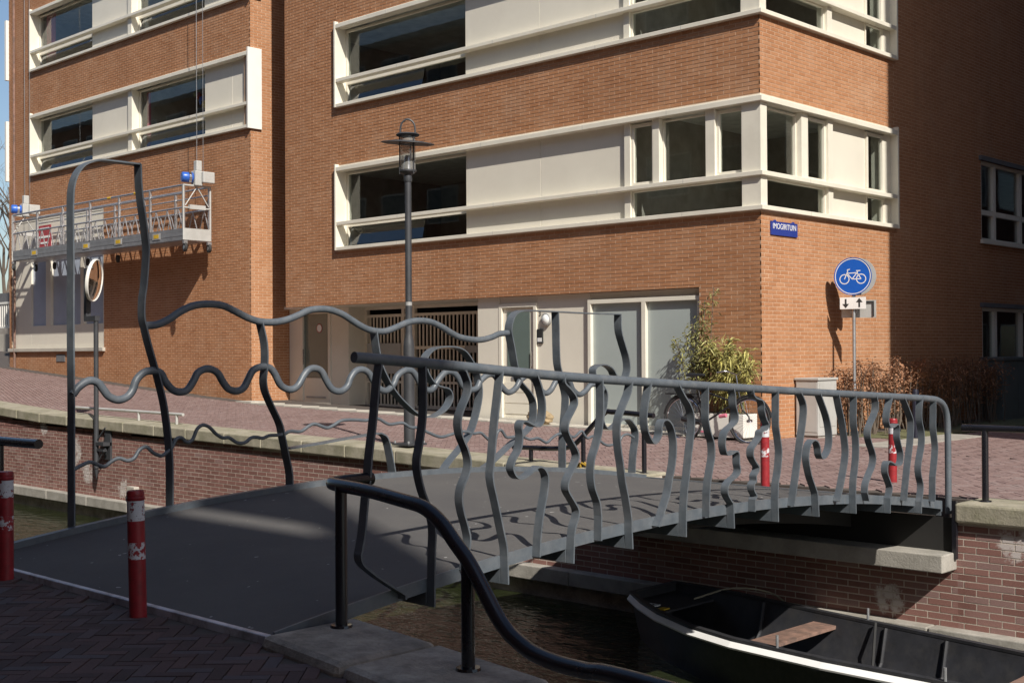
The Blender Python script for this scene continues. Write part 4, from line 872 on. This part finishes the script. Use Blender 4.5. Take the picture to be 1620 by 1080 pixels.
# ================================================================ TRAFFIC MIRROR
mx, my = -20.6, 10.86
t = thing('traffic_mirror', 'round convex traffic mirror on a dark pole bracketed to the canal wall', 'mirror', (mx, my, -.58))
MB().tube([(mx, my, -.6), (mx, my, 2.03)], .042, 12).build('pole', 'lamp_paint', t, smooth=40)
MB().tube([(mx, my, -.62), (mx, my, -.78)], [.042, .008], 12).build('pole_tip', 'lamp_paint', t, smooth=40)
MB().box(mx - .02, mx + .30, my - .03, my + .13, -.20, -.14).box(mx + .1, mx + .3, my + .1, my + .14, -.45, .16).box(mx + .02, mx + .28, my - .02, my + .05, -.30, -.26).tube([(mx + .28, my + .02, .12), (mx + .04, my, -.1)], .015, 6).tube([(mx + .28, my + .02, -.25), (mx + .04, my, -.5)], .015, 6).build('wall_bracket', 'lamp_paint', t)
MB().box(mx - .36, mx + .05, my - .045, my + .045, 2.0, 2.09).box(mx - .36, mx - .27, my - .045, my + .045, 2.09, 2.95).tube([(mx - .30, my, 2.86), (mx - .02, my + .02, 2.86)], .02, 8).build('arm', 'lamp_paint', t)
mn = Vector((.72, .68, -.12)).normalized(); mc = Vector((mx - .12, my, 2.73))
MB().lathe([(.372, 0), (.382, .015), (.382, .05), (.37, .06), (.36, .05), (.357, .04)], mc, 36, mn, caps=False).build('rim', 'white_paint', t, smooth=40)
MB().lathe([(.36, .045), (.28, .068), (.18, .085), (.09, .094), (.0001, .097)], mc, 36, mn, caps=False).build('mirror_face', 'mirror', t, smooth=80)
MB().lathe([(0, -.05), (.25, -.035), (.372, 0)], mc, 36, mn).build('back_shell', 'sign_grey', t, smooth=60)

# ================================================================ HANGING WORK PLATFORM
gx0, gx1, gy0, gy1, gz = -34.25, -25.37, 15.55, 16.27, 4.05
t = thing('work_platform', 'aluminium suspended work platform with hoists hanging before the left block', 'platform', (-29.8, 15.9, gz))
MB().box(gx0, gx1, gy0 + .02, gy1 - .02, gz - .02, gz + .03).build('floor', 'aluminium', t)
for y in (gy0, gy1 - .03):
    MB().box(gx0, gx1, y, y + .03, gz + .0, gz + .09).box(gx0, gx1, y - .006, y + .036, gz + .095, gz + .19).box(gx0, gx1, y, y + .03, gz + .195, gz + .27).build('toe_board', 'aluminium', t)
    for z, r in ((.75, .022), (1.08, .02), (1.27, .026)):
        MB().tube([(gx0, y + .015, gz + z), (gx1, y + .015, gz + z)], r, 8).build('guard_rail', 'aluminium', t, smooth=40)
    n = 6
    for i in range(n + 1):
        x = gx0 + .02 + i * (gx1 - gx0 - .04) / n; MB().box(x - .025, x + .025, y - .01, y + .04, gz + .27, gz + 1.27).build('upright', 'aluminium', t)
        if i < n:
            w = (gx1 - gx0 - .04) / n
            mb = MB()
            for k in range(3): mb.tube([(x + w * (k + .15) / 3, y + .015, gz + .28), (x + w * (k + .55) / 3, y + .015, gz + .74)], .014, 6).tube([(x + w * (k + .55) / 3, y + .015, gz + .74), (x + w * (k + .95) / 3, y + .015, gz + .28)], .014, 6)
            mb.build('lattice_brace', 'aluminium', t)
for x in (gx0, gx1):
    MB().box(x - .02, x + .02, gy0, gy1, gz, gz + .27).tube([(x, gy0, gz + .75), (x, gy1, gz + .75)], .02, 8).tube([(x, gy0, gz + 1.27), (x, gy1, gz + 1.27)], .022, 8).tube([(x, gy0 + .05, gz + .8), (x, gy0 + .36, gz + 1.25)], .014, 6).tube([(x, gy1 - .05, gz + .8), (x, gy0 + .36, gz + 1.25)], .014, 6).tube([(x, gy0, gz), (x, gy0, gz + 1.27)], .02, 8).tube([(x, gy1, gz), (x, gy1, gz + 1.27)], .02, 8).box(x - .04, x + .04, gy0 + .15, gy1 - .15, gz + .72, gz + .82).build('end_frame', 'cabinet_grey', t)
    hx = x + (.0 if x > -30 else .0); hy = (gy0 + gy1) / 2
    h = MB().box(hx - .10, hx + .10, hy - .10, hy + .10, gz + 1.27, gz + 1.62).box(hx - .07, hx + .07, hy - .05, hy + .10, gz + 1.62, gz + 1.86).box(hx + .11, hx + .2, hy + .05, hy + .36, gz + 1.34, gz + 1.60).build('hoist', 'cabinet_grey', t, bevel=.02)
    MB().lathe([(0, 0), (.10, 0), (.12, .03), (.12, .24), (.10, .27), (0, .27)], (hx, hy - .10, gz + 1.46), 20, (-.3, -1, 0)).build('motor', 'blue_motor', h, smooth=40)
    MB().lathe([(.121, 0), (.121, .06)], (hx, hy - .16, gz + 1.46), 20, (-.3, -1, 0), caps=False).build('motor_band', 'chrome', h, smooth=40)
    MB().tube([(hx, hy, gz + 1.8), (hx, hy, 14.2)], .008, 6).build('cable', 'galvanised', t); MB().tube([(hx + .14, hy + .08, gz + 1.6), (hx + .14, hy + .08, 14.2)], .006, 6).build('cable', 'galvanised', t)
    for y in (gy0 + .04, gy1 - .04):
        w = MB().lathe([(.05, -.03), (.095, -.03), (.105, -.015), (.105, .015), (.095, .03), (.05, .03)], (x, y, gz - .17), 20, (.2, 1, 0)).build('caster', 'rubber', t, smooth=40)
        MB().lathe([(0, -.032), (.05, -.032), (.05, .032), (0, .032)], (x, y, gz - .17), 12, (.2, 1, 0)).build('hub', 'galvanised', w); MB().box(x - .03, x + .03, y - .05, y + .05, gz - .09, gz - .02).build('fork', 'galvanised', w)
for x in (-33.1, -31.2, -29.6):
    w = MB().lathe([(.04, -.03), (.095, -.03), (.105, 0), (.095, .03), (.04, .03)], (x, gy1 - .05, gz - .17), 16, (.2, 1, 0)).build('caster', 'rubber', t, smooth=40)
for x in (-32.9, -30.0, -28.35, -26.55): MB().box(x - .17, x + .17, gy0 - .016, gy0 - .008, gz + .07, gz + .22).build('warning_label', 'sign_grey', t); MB().box(x - .11, x + .11, gy0 - .02, gy0 - .0165, gz + .10, gz + .19).build('warning_label', 'yellow', t)
MB().box(-34.05, -33.3, gy1 - .06, gy1 - .045, gz + .3, gz + 1.0).build('banner', 'red_banner', t)
MB().box(-34.0, -33.35, gy1 - .07, gy1 - .061, gz + .64, gz + .70).build('banner_stripe', 'sign_white', t)
MB().box(-33.9, -33.45, gy1 - .07, gy1 - .061, gz + .48, gz + .53).build('banner_stripe', 'sign_white', t); MB().box(-33.95, -33.4, gy1 - .07, gy1 - .061, gz + .88, gz + .93).build('banner_stripe', 'sign_white', t)
for x in (-28.9, -27.6, -31.0): MB().tube([(x, gy0 + .015, gz + 1.27), (x + .16, gy0 + .015, gz + 1.27)], .031, 8).build('tape_wrap', 'yellow', t)

# ================================================================ BOAT
st = [(-7.80, 9.85, 10.60, -1.022), (-7.45, 9.56, 10.60, -1.024), (-7.03, 9.27, 10.55, -1.026), (-6.47, 8.99, 10.44, -1.026), (-5.92, 8.825, 10.33, -1.026), (-5.0, 8.715, 10.17, -1.026), (-4.2, 8.70, 10.03, -1.026), (-3.3, 8.66, 9.86, -1.02), (-2.4, 8.72, 9.70, -1.0), (-1.9, 8.8, 9.58, -.99)]
t = thing('rowing_boat', 'black open rowing boat with white stripe moored half under the bridge', 'boat', (-5, 9.4, WATER))
def loft(rows, closed=False):
    mb = MB(); n = len(rows[0])
    for r in rows: mb.v += [tuple(p) for p in r]
    for i in range(len(rows) - 1):
        for j in range(n - (0 if closed else 1)): mb.f.append((i * n + j, i * n + (j + 1) % n, (i + 1) * n + (j + 1) % n, (i + 1) * n + j))
    return mb
out = loft([[(x, a, g), (x, a + .09, g - .30), (x, a + .20, -1.62), (x, b_ - .20, -1.62), (x, b_ - .09, g - .30), (x, b_, g)] for x, a, b_, g in st])
out.f += [(0, 1, 2, 3, 4, 5), tuple((len(st) - 1) * 6 + j for j in range(6))[::-1]]
hull = out.build('hull', 'boat_black', t, smooth=30)
ins = loft([[(x + (.05 if i == 0 else 0), a + .05, g - .004), (x + (.05 if i == 0 else 0), a + .13, g - .30), (x + (.06 if i == 0 else 0), a + .22, -1.42), (x + (.06 if i == 0 else 0), b_ - .22, -1.42), (x + (.05 if i == 0 else 0), b_ - .13, g - .30), (x + (.05 if i == 0 else 0), b_ - .05, g - .004)] for i, (x, a, b_, g) in enumerate(st)])
ins.f += [(5, 4, 3, 2, 1, 0)]
ins.build('inner_hull', 'boat_inside', t, smooth=30)
for k, sg in ((1, 1), (2, -1)):
    rows = [[(x, (a if k == 1 else b_) - sg * .012, g + .001), (x, (a if k == 1 else b_) + sg * .052, g + .001), (x, (a if k == 1 else b_) + sg * .052, g + .026), (x, (a if k == 1 else b_) - sg * .012, g + .026)] for x, a, b_, g in st]
    loft(rows, True).build('gunwale', 'boat_inside', t)
    rows = [[(x, (a if k == 1 else b_) + sg * .01, g - .07), (x, (a if k == 1 else b_) - sg * .055, g - .055), (x, (a if k == 1 else b_) - sg * .06, g - .040), (x, (a if k == 1 else b_) - sg * .013, g - .002)] for x, a, b_, g in st]
    loft(rows, True).build('rubbing_stripe', 'strake_white', t)
x, a, b_, g = st[0]; MB().box(x - .012, x + .05, a, b_, g + .002, g + .027).build('bow_cap', 'boat_inside', t)
MB().hexa([(-7.76, 9.88, -1.10), (-7.25, 9.50, -1.12), (-7.25, 10.52, -1.12), (-7.76, 10.55, -1.10), (-7.76, 9.88, -1.08), (-7.25, 9.50, -1.10), (-7.25, 10.52, -1.10), (-7.76, 10.55, -1.08)]).build('foredeck', 'boat_inside', t)
pl = MB().box(-7.55, -7.42, 9.72, 9.84, -1.088, -1.078).build('number_plate', 'sign_white', t)
me = text_mesh('55', .07, .0006); me.transform(plane_matrix((-7.485, 9.78, -1.0765), (.72, .69, 0), (0, 0, 1))); link('lettering', me, 'sign_black', pl)
MB().box(-7.36, -7.28, 9.70, 9.80, -1.096, -1.086).build('sticker', 'yellow', t)
for i, y in enumerate((0, 1, 2)):
    MB().hexa([(-6.0 + .085 * i, 8.90, -1.13), (-5.92 + .085 * i, 8.90, -1.13), (-5.90 + .085 * i, 10.26, -1.13), (-5.98 + .085 * i, 10.26, -1.13), (-6.0 + .085 * i, 8.90, -1.10), (-5.92 + .085 * i, 8.90, -1.10), (-5.90 + .085 * i, 10.26, -1.10), (-5.98 + .085 * i, 10.26, -1.10)]).build('seat_plank', 'wood_red', t)
for i in range(4):
    MB().box(-3.75 + .15 * i, -3.61 + .15 * i, 8.78, 9.88, -1.10, -1.07).build('stern_plank', 'wood_red', t)
for (x, y) in ((-5.45, 8.78), (-5.42, 10.24), (-4.0, 8.70)):
    MB().tube([(x, y, -1.0), (x, y, -.90)], .012, 8).build('rowlock_pin', 'galvanised', t)
for x in (-6.6, -5.2, -4.6):
    a, b_ = interp(x, [s_[0] for s_ in st], [s_[1] for s_ in st]), interp(x, [s_[0] for s_ in st], [s_[2] for s_ in st])
    MB().tube([(x, a + .06, -1.03), (x, a + .15, -1.32), (x, a + .25, -1.415), (x, b_ - .25, -1.415), (x, b_ - .15, -1.32), (x, b_ - .06, -1.03)], .018, 6).build('rib', 'boat_inside', t)
MB().tube(catmull([(-5.3, 10.15, -1.0), (-5.22, 9.95, -1.25), (-5.1, 9.7, -1.40), (-4.95, 9.55, -1.395)], 5), .012, 6).build('fender_line', 'rubber', t)
tag(MB().tube(catmull([(-7.35, 10.3, -1.08), (-7.1, 10.6, -.985), (-6.8, 10.82, -1.02), (-6.5, 10.75, -1.11), (-6.35, 10.9, -1.12)], 6), .009, 6).build('mooring_rope', 'rope', smooth=40), 'slack pale mooring rope from the boat to the wall under the bridge', 'rope')

# ================================================================ BICYCLE AND PLANTS BY THE CORNER
by = 15.72; zb = .02
t = thing('bicycle', 'dark city bicycle with pink fittings leaning before the white planter', 'bicycle', (-10.8, by, zb), )
RX, FX, WR = -11.40, -10.21, .345
lean = .05
def bp(x, z, dy=0): return (x, by + dy + lean * z, zb + z)
for wx in (RX, FX):
    pts = [bp(wx + WR * math.cos(a), WR + WR * math.sin(a)) for a in np.linspace(0, 2 * math.pi, 41)]
    ty = MB().tube(pts, .019, 8, False).build('tyre', 'rubber', t, smooth=50)
    MB().tube([bp(wx + (WR - .03) * math.cos(a), WR + (WR - .03) * math.sin(a)) for a in np.linspace(0, 2 * math.pi, 41)], .011, 6, False).build('rim', 'chrome', ty, smooth=50)
    mb = MB()
    for i in range(24):
        a = i * math.pi / 12; mb.tube([bp(wx, WR), bp(wx + (WR - .03) * math.cos(a), WR + (WR - .03) * math.sin(a))], .0017, 4, False)
    mb.build('spokes', 'chrome', ty)
    MB().tube([bp(wx, WR, -.05), bp(wx, WR, .05)], .022, 8).build('hub', 'chrome', ty)
    MB().tube([bp(wx + (WR + .03) * math.cos(a), WR + (WR + .03) * math.sin(a)) for a in np.linspace(.15 if wx == FX else -.15, math.pi * .95 if wx == RX else math.pi * .7, 20)], .016, 6).build('mudguard', 'bike_black', t, smooth=50)
bb_, st_, hd, hd2 = (-11.0, .30), (-11.14, .80), (-10.42, .80), (-10.38, .66)
fr = MB()
for a, b_ in ((bb_, st_), (st_, (-10.5, .62)), (bb_, hd2), (bb_, (RX, WR)), ((-11.12, .72), (RX, WR)), (hd, hd2)): fr.tube([bp(*a), bp(*b_)], .016, 8)
fr.build('frame', 'bike_black', t, smooth=50)
MB().tube(catmull([bp(*hd2), bp(-10.33, .5), bp(FX - .02, .42), bp(FX, WR)], 3), .012, 8).build('fork', 'bike_black', t, smooth=50)
MB().tube([bp(-11.14, .80), bp(-11.18, 1.0)], .013, 8).build('seat_post', 'chrome', t); MB().hexa([bp(-11.32, .99, -.09), bp(-11.02, 1.0, -.03), bp(-11.02, 1.0, .03), bp(-11.32, .99, .09), bp(-11.32, 1.05, -.08), bp(-11.02, 1.04, -.025), bp(-11.02, 1.04, .025), bp(-11.32, 1.05, .08)]).build('saddle', 'bike_black', t, bevel=.02)
MB().tube([bp(-10.42, .8), bp(-10.46, 1.02)], .013, 8).tube(catmull([bp(-10.62, 1.06, -.28), bp(-10.50, 1.08, -.2), bp(-10.44, 1.03, 0), bp(-10.50, 1.08, .2), bp(-10.62, 1.06, .28)], 4), .012, 8).build('handlebar', 'chrome', t, smooth=50)
MB().box(-11.72, -11.16, by - .02, by + .09, zb + .715, zb + .735).build('luggage_rack', 'bike_black', t); MB().tube([bp(-11.05, .30, -.03), bp(RX, WR, -.03)], .045, 8).build('chain_case', 'bike_black', t)
MB().tube([bp(-11.0, .30, -.1), bp(-10.9, .17, -.1)], .012, 6).tube([bp(-11.0, .30, .1), bp(-11.1, .43, .1)], .012, 6).build('cranks', 'chrome', t); MB().box(-10.95, -10.85, by - .17, by - .08, zb + .16, zb + .185).build('pedal', 'bike_pink', t)
MB().tube([bp(-10.72, .40, -.03), bp(-10.60, .42, -.03)], .03, 8).build('lock_case', 'bike_pink', t)

t = thing('planter_box', 'long white planter box at the foot of the corner wall', 'planter', (-10.95, 16.2, 0))
MB().box(-11.45, -10.5, 16.02, 16.40, .08, .44).build('box', 'white_paint', t, bevel=.008); MB().box(-11.42, -10.53, 16.05, 16.37, .441, .447).build('soil', 'soil', t)
for x in (-11.4, -10.65): MB().box(x, x + .1, 16.06, 16.36, 0, .08).build('foot', 'concrete', t)

def leaf_cloud(n, pos_fn, size, droop, aspect, rnd):
    mb = MB()
    for _ in range(n):
        p = Vector(pos_fn()); a = rnd.uniform(0, 6.283); e = rnd.uniform(-droop, .5)
        d = Vector((math.cos(a) * math.cos(e), math.sin(a) * math.cos(e), math.sin(e))); s_ = d.cross(Vector((rnd.uniform(-.4, .4), rnd.uniform(-.4, .4), 1))).normalized()
        l = size * rnd.uniform(.6, 1.3); w = l * aspect
        m_ = p + d * l * .45 + Vector((0, 0, .01)); e_ = p + d * l - Vector((0, 0, l * .15))
        mb.add([p, m_ + s_ * w, e_, m_ - s_ * w], [(0, 1, 2), (0, 2, 3)])
    return mb
rn = random.Random(3)
t = thing('bamboo', 'broad leafy green and yellow bamboo growing from the white planter', 'plant', (-10.85, 16.2, .44))
mb = MB(); tips = []
for i in range(26):
    x0, y0 = rn.uniform(-11.15, -10.55), rn.uniform(16.08, 16.34); dx, dy = rn.uniform(-.42, .45), rn.uniform(-.40, .05); h = rn.choice((.5, .65, .8, .95, 1.05, 1.15, 1.3))
    pth = [(x0 + dx * (u ** 1.6), y0 + dy * (u ** 1.6), .44 + h * u * (1 - .08 * u)) for u in (0, .25, .5, .75, 1)]; mb.tube(pth, .006, 5); tips.append(pth)
mb.build('stems', 'stem_green', t)
def bpos():
    p = rn.choice(tips); u = rn.uniform(.25, 1) ** .7; k = min(3, int(u * 4)); f = u * 4 - k; q = [p[k][i] * (1 - f) + p[k + 1][i] * f for i in range(3)]
    return (q[0] + rn.gauss(0, .05), q[1] + rn.gauss(0, .05), q[2] + rn.gauss(0, .03))
stuff(leaf_cloud(1500, bpos, .15, 1.2, .085, rn).build('leaves', 'leaf_bamboo', t))
t = thing('shrub', 'tall loose fine leaved shrub against the brick beside the frosted window', 'plant', (-11.45, 16.15, .44))
mb = MB(); tips = []
for i in range(12):
    x0, y0 = rn.uniform(-11.42, -11.22), rn.uniform(16.05, 16.3); dx, dy = rn.uniform(-.28, .16), rn.uniform(-.25, .1); h = (.8, .9, 1.0, 1.05, 1.6, 1.15, 1.25, 1.3, 1.75, .95, 1.4, 1.95)[i]
    pth = [(x0 + dx * u, y0 + dy * u, .44 + h * u) for u in (0, .25, .5, .75, 1)]; mb.tube(pth, .006, 5); tips.append(pth)
mb.build('stems', 'bark', t)
stuff(leaf_cloud(1500, bpos, .085, .9, .14, rn).build('leaves', 'leaf_shrub', t))

# hedge along the side street
t = thing('hedge', 'brown leaved winter beech hedge behind the cycle sign pole', 'hedge', (-10.05, 20.5, 0))
mb = MB(); tw = []
for i in range(150):
    x0, y0 = rn.uniform(-10.28, -9.72), rn.uniform(18.25, 24.2); h = rn.uniform(.85, 1.28); dx, dy = rn.uniform(-.12, .12), rn.uniform(-.15, .15)
    pth = [(x0 + dx * u + rn.uniform(-.03, .03), y0 + dy * u + rn.uniform(-.03, .03), h * u) for u in (0, .3, .6, .85, 1)]; mb.tube(pth, [.012, .010, .007, .005, .003], 5); tw.append(pth)
mb.build('twigs', 'bark', t)
def hpos():
    p = rn.choice(tw); u = rn.uniform(.12, 1) ** .55; k = min(3, int(u * 4)); f = u * 4 - k; q = [p[k][i] * (1 - f) + p[k + 1][i] * f for i in range(3)]
    return (q[0] + rn.gauss(0, .06), q[1] + rn.gauss(0, .06), max(.03, q[2] + rn.gauss(0, .03)))
stuff(leaf_cloud(9000, hpos, .062, .9, .24, rn).build('leaves', 'leaf_brown', t))

# cabinets, boulder, tape
t = thing('utility_cabinet', 'pale grey utility cabinet standing against the sunlit corner wall', 'cabinet', (-10.25, 17.75, 0))
MB().box(-10.44, -10.04, 17.42, 18.0, .06, .93).build('body', 'cabinet_grey', t, bevel=.008); MB().box(-10.455, -10.02, 17.40, 18.02, .931, .97).build('lid', 'cabinet_grey', t, bevel=.008); MB().box(-10.42, -10.06, 17.45, 17.98, 0, .059).build('plinth', 'concrete', t)
MB().box(-10.039, -10.034, 17.46, 17.96, .2, .88).build('door', 'cabinet_grey', t); MB().box(-10.42, -10.06, 17.414, 17.419, .12, .9).build('side_panel', 'cabinet_grey', t)
t = thing('utility_cabinet', 'dark green utility cabinet in the deep shade of the side street', 'cabinet', (-10.1, 23.9, 0))
MB().box(-10.40, -9.95, 24.35, 25.75, 0, 1.18).build('body', 'cabinet_dark', t, bevel=.01); MB().box(-10.42, -9.92, 24.32, 25.78, 1.181, 1.25).build('lid', 'cabinet_dark', t, bevel=.01)
for y in (24.4, 25.07): MB().box(-9.949, -9.944, y, y + .63, .1, 1.12).build('door', 'cabinet_dark', t)
t = thing('fence', 'dark upright board fence in the shaded side street', 'fence', (-10.0, 28, 0))
for i in range(36): MB().box(-10.02, -9.99, 26.2 + i * .13, 26.315 + i * .13, .05, 1.0 + .02 * (i % 3)).build('board', 'leaf_dark', t)
MB().box(-9.989, -9.95, 26.2, 30.9, .3, .36).box(-9.989, -9.95, 26.2, 30.9, .8, .86).build('rail', 'leaf_dark', t)
bm = bmesh.new(); bmesh.ops.create_icosphere(bm, subdivisions=4, radius=1)
for v in bm.verts:
    n_ = v.co.normalized(); k = 1 + .10 * math.sin(5 * n_.x + 2) * math.sin(4 * n_.y) + .06 * math.sin(11 * n_.z + 7 * n_.x) + .03 * math.sin(23 * n_.y + 9 * n_.x); v.co = Vector((n_.x * .26 * k, n_.y * .17 * k, n_.z * .15 * k))
me = bpy.data.meshes.new('boulder'); bm.to_mesh(me); bm.free(); me.transform(Matrix.Translation((-14.75, 16.12, zg(-14.75) + .125)))
tag(link('boulder', me, 'boulder_tan', smooth=60), 'rounded tan straw coloured boulder beside the white house door', 'stone')
kn = MB()
for i in range(9):
    a = i * .7; kn.tube([(-9.65 + .05 * math.cos(a), 11.3 + .05 * math.sin(a), .03 + .008 * i), (-9.65 + .10 * math.cos(a + .9), 11.3 + .10 * math.sin(a + .9), .02 + .012 * (i % 4))], .013, 6)
tag(kn.build('barrier_tape', 'tape_yellow'), 'crumpled yellow tape knotted round the foot of the railing post', 'tape')

# wall lamp, intercom and number by the house door
t = thing('wall_lamp', 'round white wall lamp with dark ring beside the house door', 'lamp', FA(-15.02, .12, 1.99))
MB().lathe([(0, 0), (.115, 0), (.115, .05), (.10, .06), (.095, .05)], FA(-15.02, .12, 1.99), 28, (0, -1, 0)).build('ring', 'sign_grey', t, smooth=40); MB().lathe([(.095, .045), (.07, .075), (.03, .09), (0, .092)], FA(-15.02, .12, 1.99), 28, (0, -1, 0), caps=False).build('globe', 'lamp_glow', t, smooth=70)
t = thing('intercom', 'small dark intercom plate with white button beneath the wall lamp', 'intercom', FA(-15.18, .12, 1.7))
MB().fbox(FA, -15.25, -15.12, .09, .119, 1.56, 1.82).build('plate', 'sign_black', t); MB().fbox(FA, -15.235, -15.135, .084, .089, 1.59, 1.66).build('name_card', 'sign_white', t)
me = text_mesh('3', .12, .002); me.transform(plane_matrix(FA(-15.2, .115, 2.09), (1, 0, 0), (0, -1, 0))); tag(link('house_number', me, 'sign_black'), 'black house number 3 on the cream panel by the door', 'number')

# things behind the window glass
def pot(x, z, label, col):
    t = thing('potted_plant', label, 'plant', FA(x, .42, z)); MB().lathe([(.05, 0), (.07, .12), (.06, .12), (.05, .10), (0, .10)], FA(x, .42, z), 14).build('pot', 'terracotta', t, smooth=40)
    rr = random.Random(int(x * 10)); stuff(leaf_cloud(60, lambda: (x + rr.gauss(0, .05), 16.92 + rr.gauss(0, .04), z + .12 + rr.uniform(0, .2)), .09, .6, .25, rr).build('leaves', col, t))
pot(-34.3, 6.65, 'pink flowering pot plant at the end of the left block window', 'bike_pink'); pot(-32.9, 6.65, 'green pot plant in the middle of the left block window', 'leaf_shrub'); pot(-26.6, 6.65, 'small green pot plant near the end of the left block window', 'leaf_bamboo')
def curtain(x0, x1, z0, z1, label, m='pink_cloth'):
    mb = MB(); n = 24
    for i in range(n + 1):
        u = i / n; x = x0 + (x1 - x0) * u; y = 16.86 + .03 * math.sin(u * 22)
        mb.v += [(x, y, z0), (x, y, z1)]
    for i in range(n): mb.f.append((2 * i, 2 * i + 2, 2 * i + 3, 2 * i + 1))
    tag(mb.build('curtain', m, smooth=60), label, 'curtain')
curtain(-34.85, -34.3, 9.72, 11.3, 'pink curtain at the upper window of the left block'); curtain(-29.22, -29.08, 6.7, 8.2, 'narrow pink curtain at the lower window of the left block')
t = thing('kettle', 'small metal watering can on the sill of the upper corner window', 'kettle', FA(-12.2, .35, 6.68))
MB().lathe([(.07, 0), (.08, .06), (.06, .13), (0, .135)], FA(-12.2, .4, 6.66), 16).build('body', 'aluminium', t, smooth=40); MB().tube([FA(-12.13, .4, 6.72), FA(-12.0, .4, 6.8)], .012, 8).build('spout', 'aluminium', t); MB().tube(catmull([FA(-12.28, .4, 6.70), FA(-12.34, .4, 6.77), FA(-12.26, .4, 6.80)], 4), .008, 6).build('handle', 'aluminium', t)
t = thing('hanging_mobile', 'colourful cloth parrot mobile hanging in the left block window', 'mobile', FA(-27.0, .6, 7.6))
for (dx, dz, m, s_) in ((0, 0, 'blue_motor', .11), (.12, -.12, 'yellow', .10), (-.16, .14, 'red_banner', .09), (-.3, .2, 'leaf_shrub', .07), (.05, -.35, 'blue_enamel', .08)):
    MB().lathe([(0, -s_ * 1.5), (s_ * .7, -s_ * .5), (s_ * .8, .2 * s_), (0, s_)], FA(-27.0 + dx, .6, 7.75 + dz), 12, (.5, .2, 1)).build('cloth_shape', m, t, smooth=60)
MB().tube([FA(-27.0, .6, 7.75), FA(-27.0, .6, 8.4)], .005, 5).build('string', 'sign_white', t)

# ================================================================ FAR LEFT BACKGROUND
t = thing('balcony_railing', 'white slatted railing on a low wall beyond the left block', 'railing', (-50, 20.6, 1.6))
MB().box(-60, -45.5, 20.5, 20.8, 1.2, 2.2).build('wall', 'concrete_light', t); MB().box(-60, -45.5, 20.55, 20.62, 3.32, 3.40).box(-60, -45.5, 20.55, 20.62, 2.42, 2.48).build('rail', 'white_paint', t)
sl = MB().box(-.03, .03, -.015, .015, -.43, .43).mesh('slat'); sl.materials.append(MATS['white_paint'])
for i in range(80):
    o = bpy.data.objects.new('slat', sl); COL.objects.link(o); o.location = (-59.9 + i * .18, 20.585, 2.9); adopt(o, t)
t = thing('terrace_house', 'low pale house with flat grey roof behind the white railing', 'house', (-53, 24, 1.5))
MB().box(-64, -46.5, 22, 29, 1, 3.45).build('wall', 'render_wall', t); MB().box(-64.3, -46.2, 21.6, 29.3, 3.451, 3.85).build('roof', 'slate', t)
for x in (-60, -56, -52, -48.6): w = MB().box(x, x + 1.2, 21.97, 21.999, 1.9, 3.1).build('window', 'window_dark', t); MB().box(x - .05, x + 1.25, 21.93, 21.969, 1.82, 1.9).build('sill', 'white_paint', w)
t = thing('bare_tree', 'leafless tree against the pale sky beyond the left block', 'tree', (-57.5, 25.5, 1.6))
tr = MB(); tw_ = MB(); rt = random.Random(5)
def branch(p, d, l, r, lev, mb):
    pts = [p]; q = Vector(p); dd = Vector(d)
    for i in range(4):
        dd = (dd + Vector((rt.uniform(-.18, .18), rt.uniform(-.18, .18), rt.uniform(-.02, .14)))).normalized(); q = q + dd * l / 4; pts.append(tuple(q))
    (tr if lev == 0 else tw_).tube(pts, [r, r * .9, r * .8, r * .7, r * .6], 6 if lev < 2 else 4)
    if lev < 5:
        for k in range(3 if lev else 6):
            i = rt.randint(2, 4); a = rt.uniform(0, 6.28); nd = (dd + Vector((math.cos(a), math.sin(a), rt.uniform(-.1, .5))) * .75).normalized(); branch(pts[i], nd, l * rt.uniform(.55, .75), r * .5, lev + 1, tw_)
branch((-57.5, 25.5, 1.4), (0, 0, 1), 4.6, .2, 0, tr)
tr.build('trunk', 'bark', t, smooth=50); tw_.build('crown', 'bark', t)
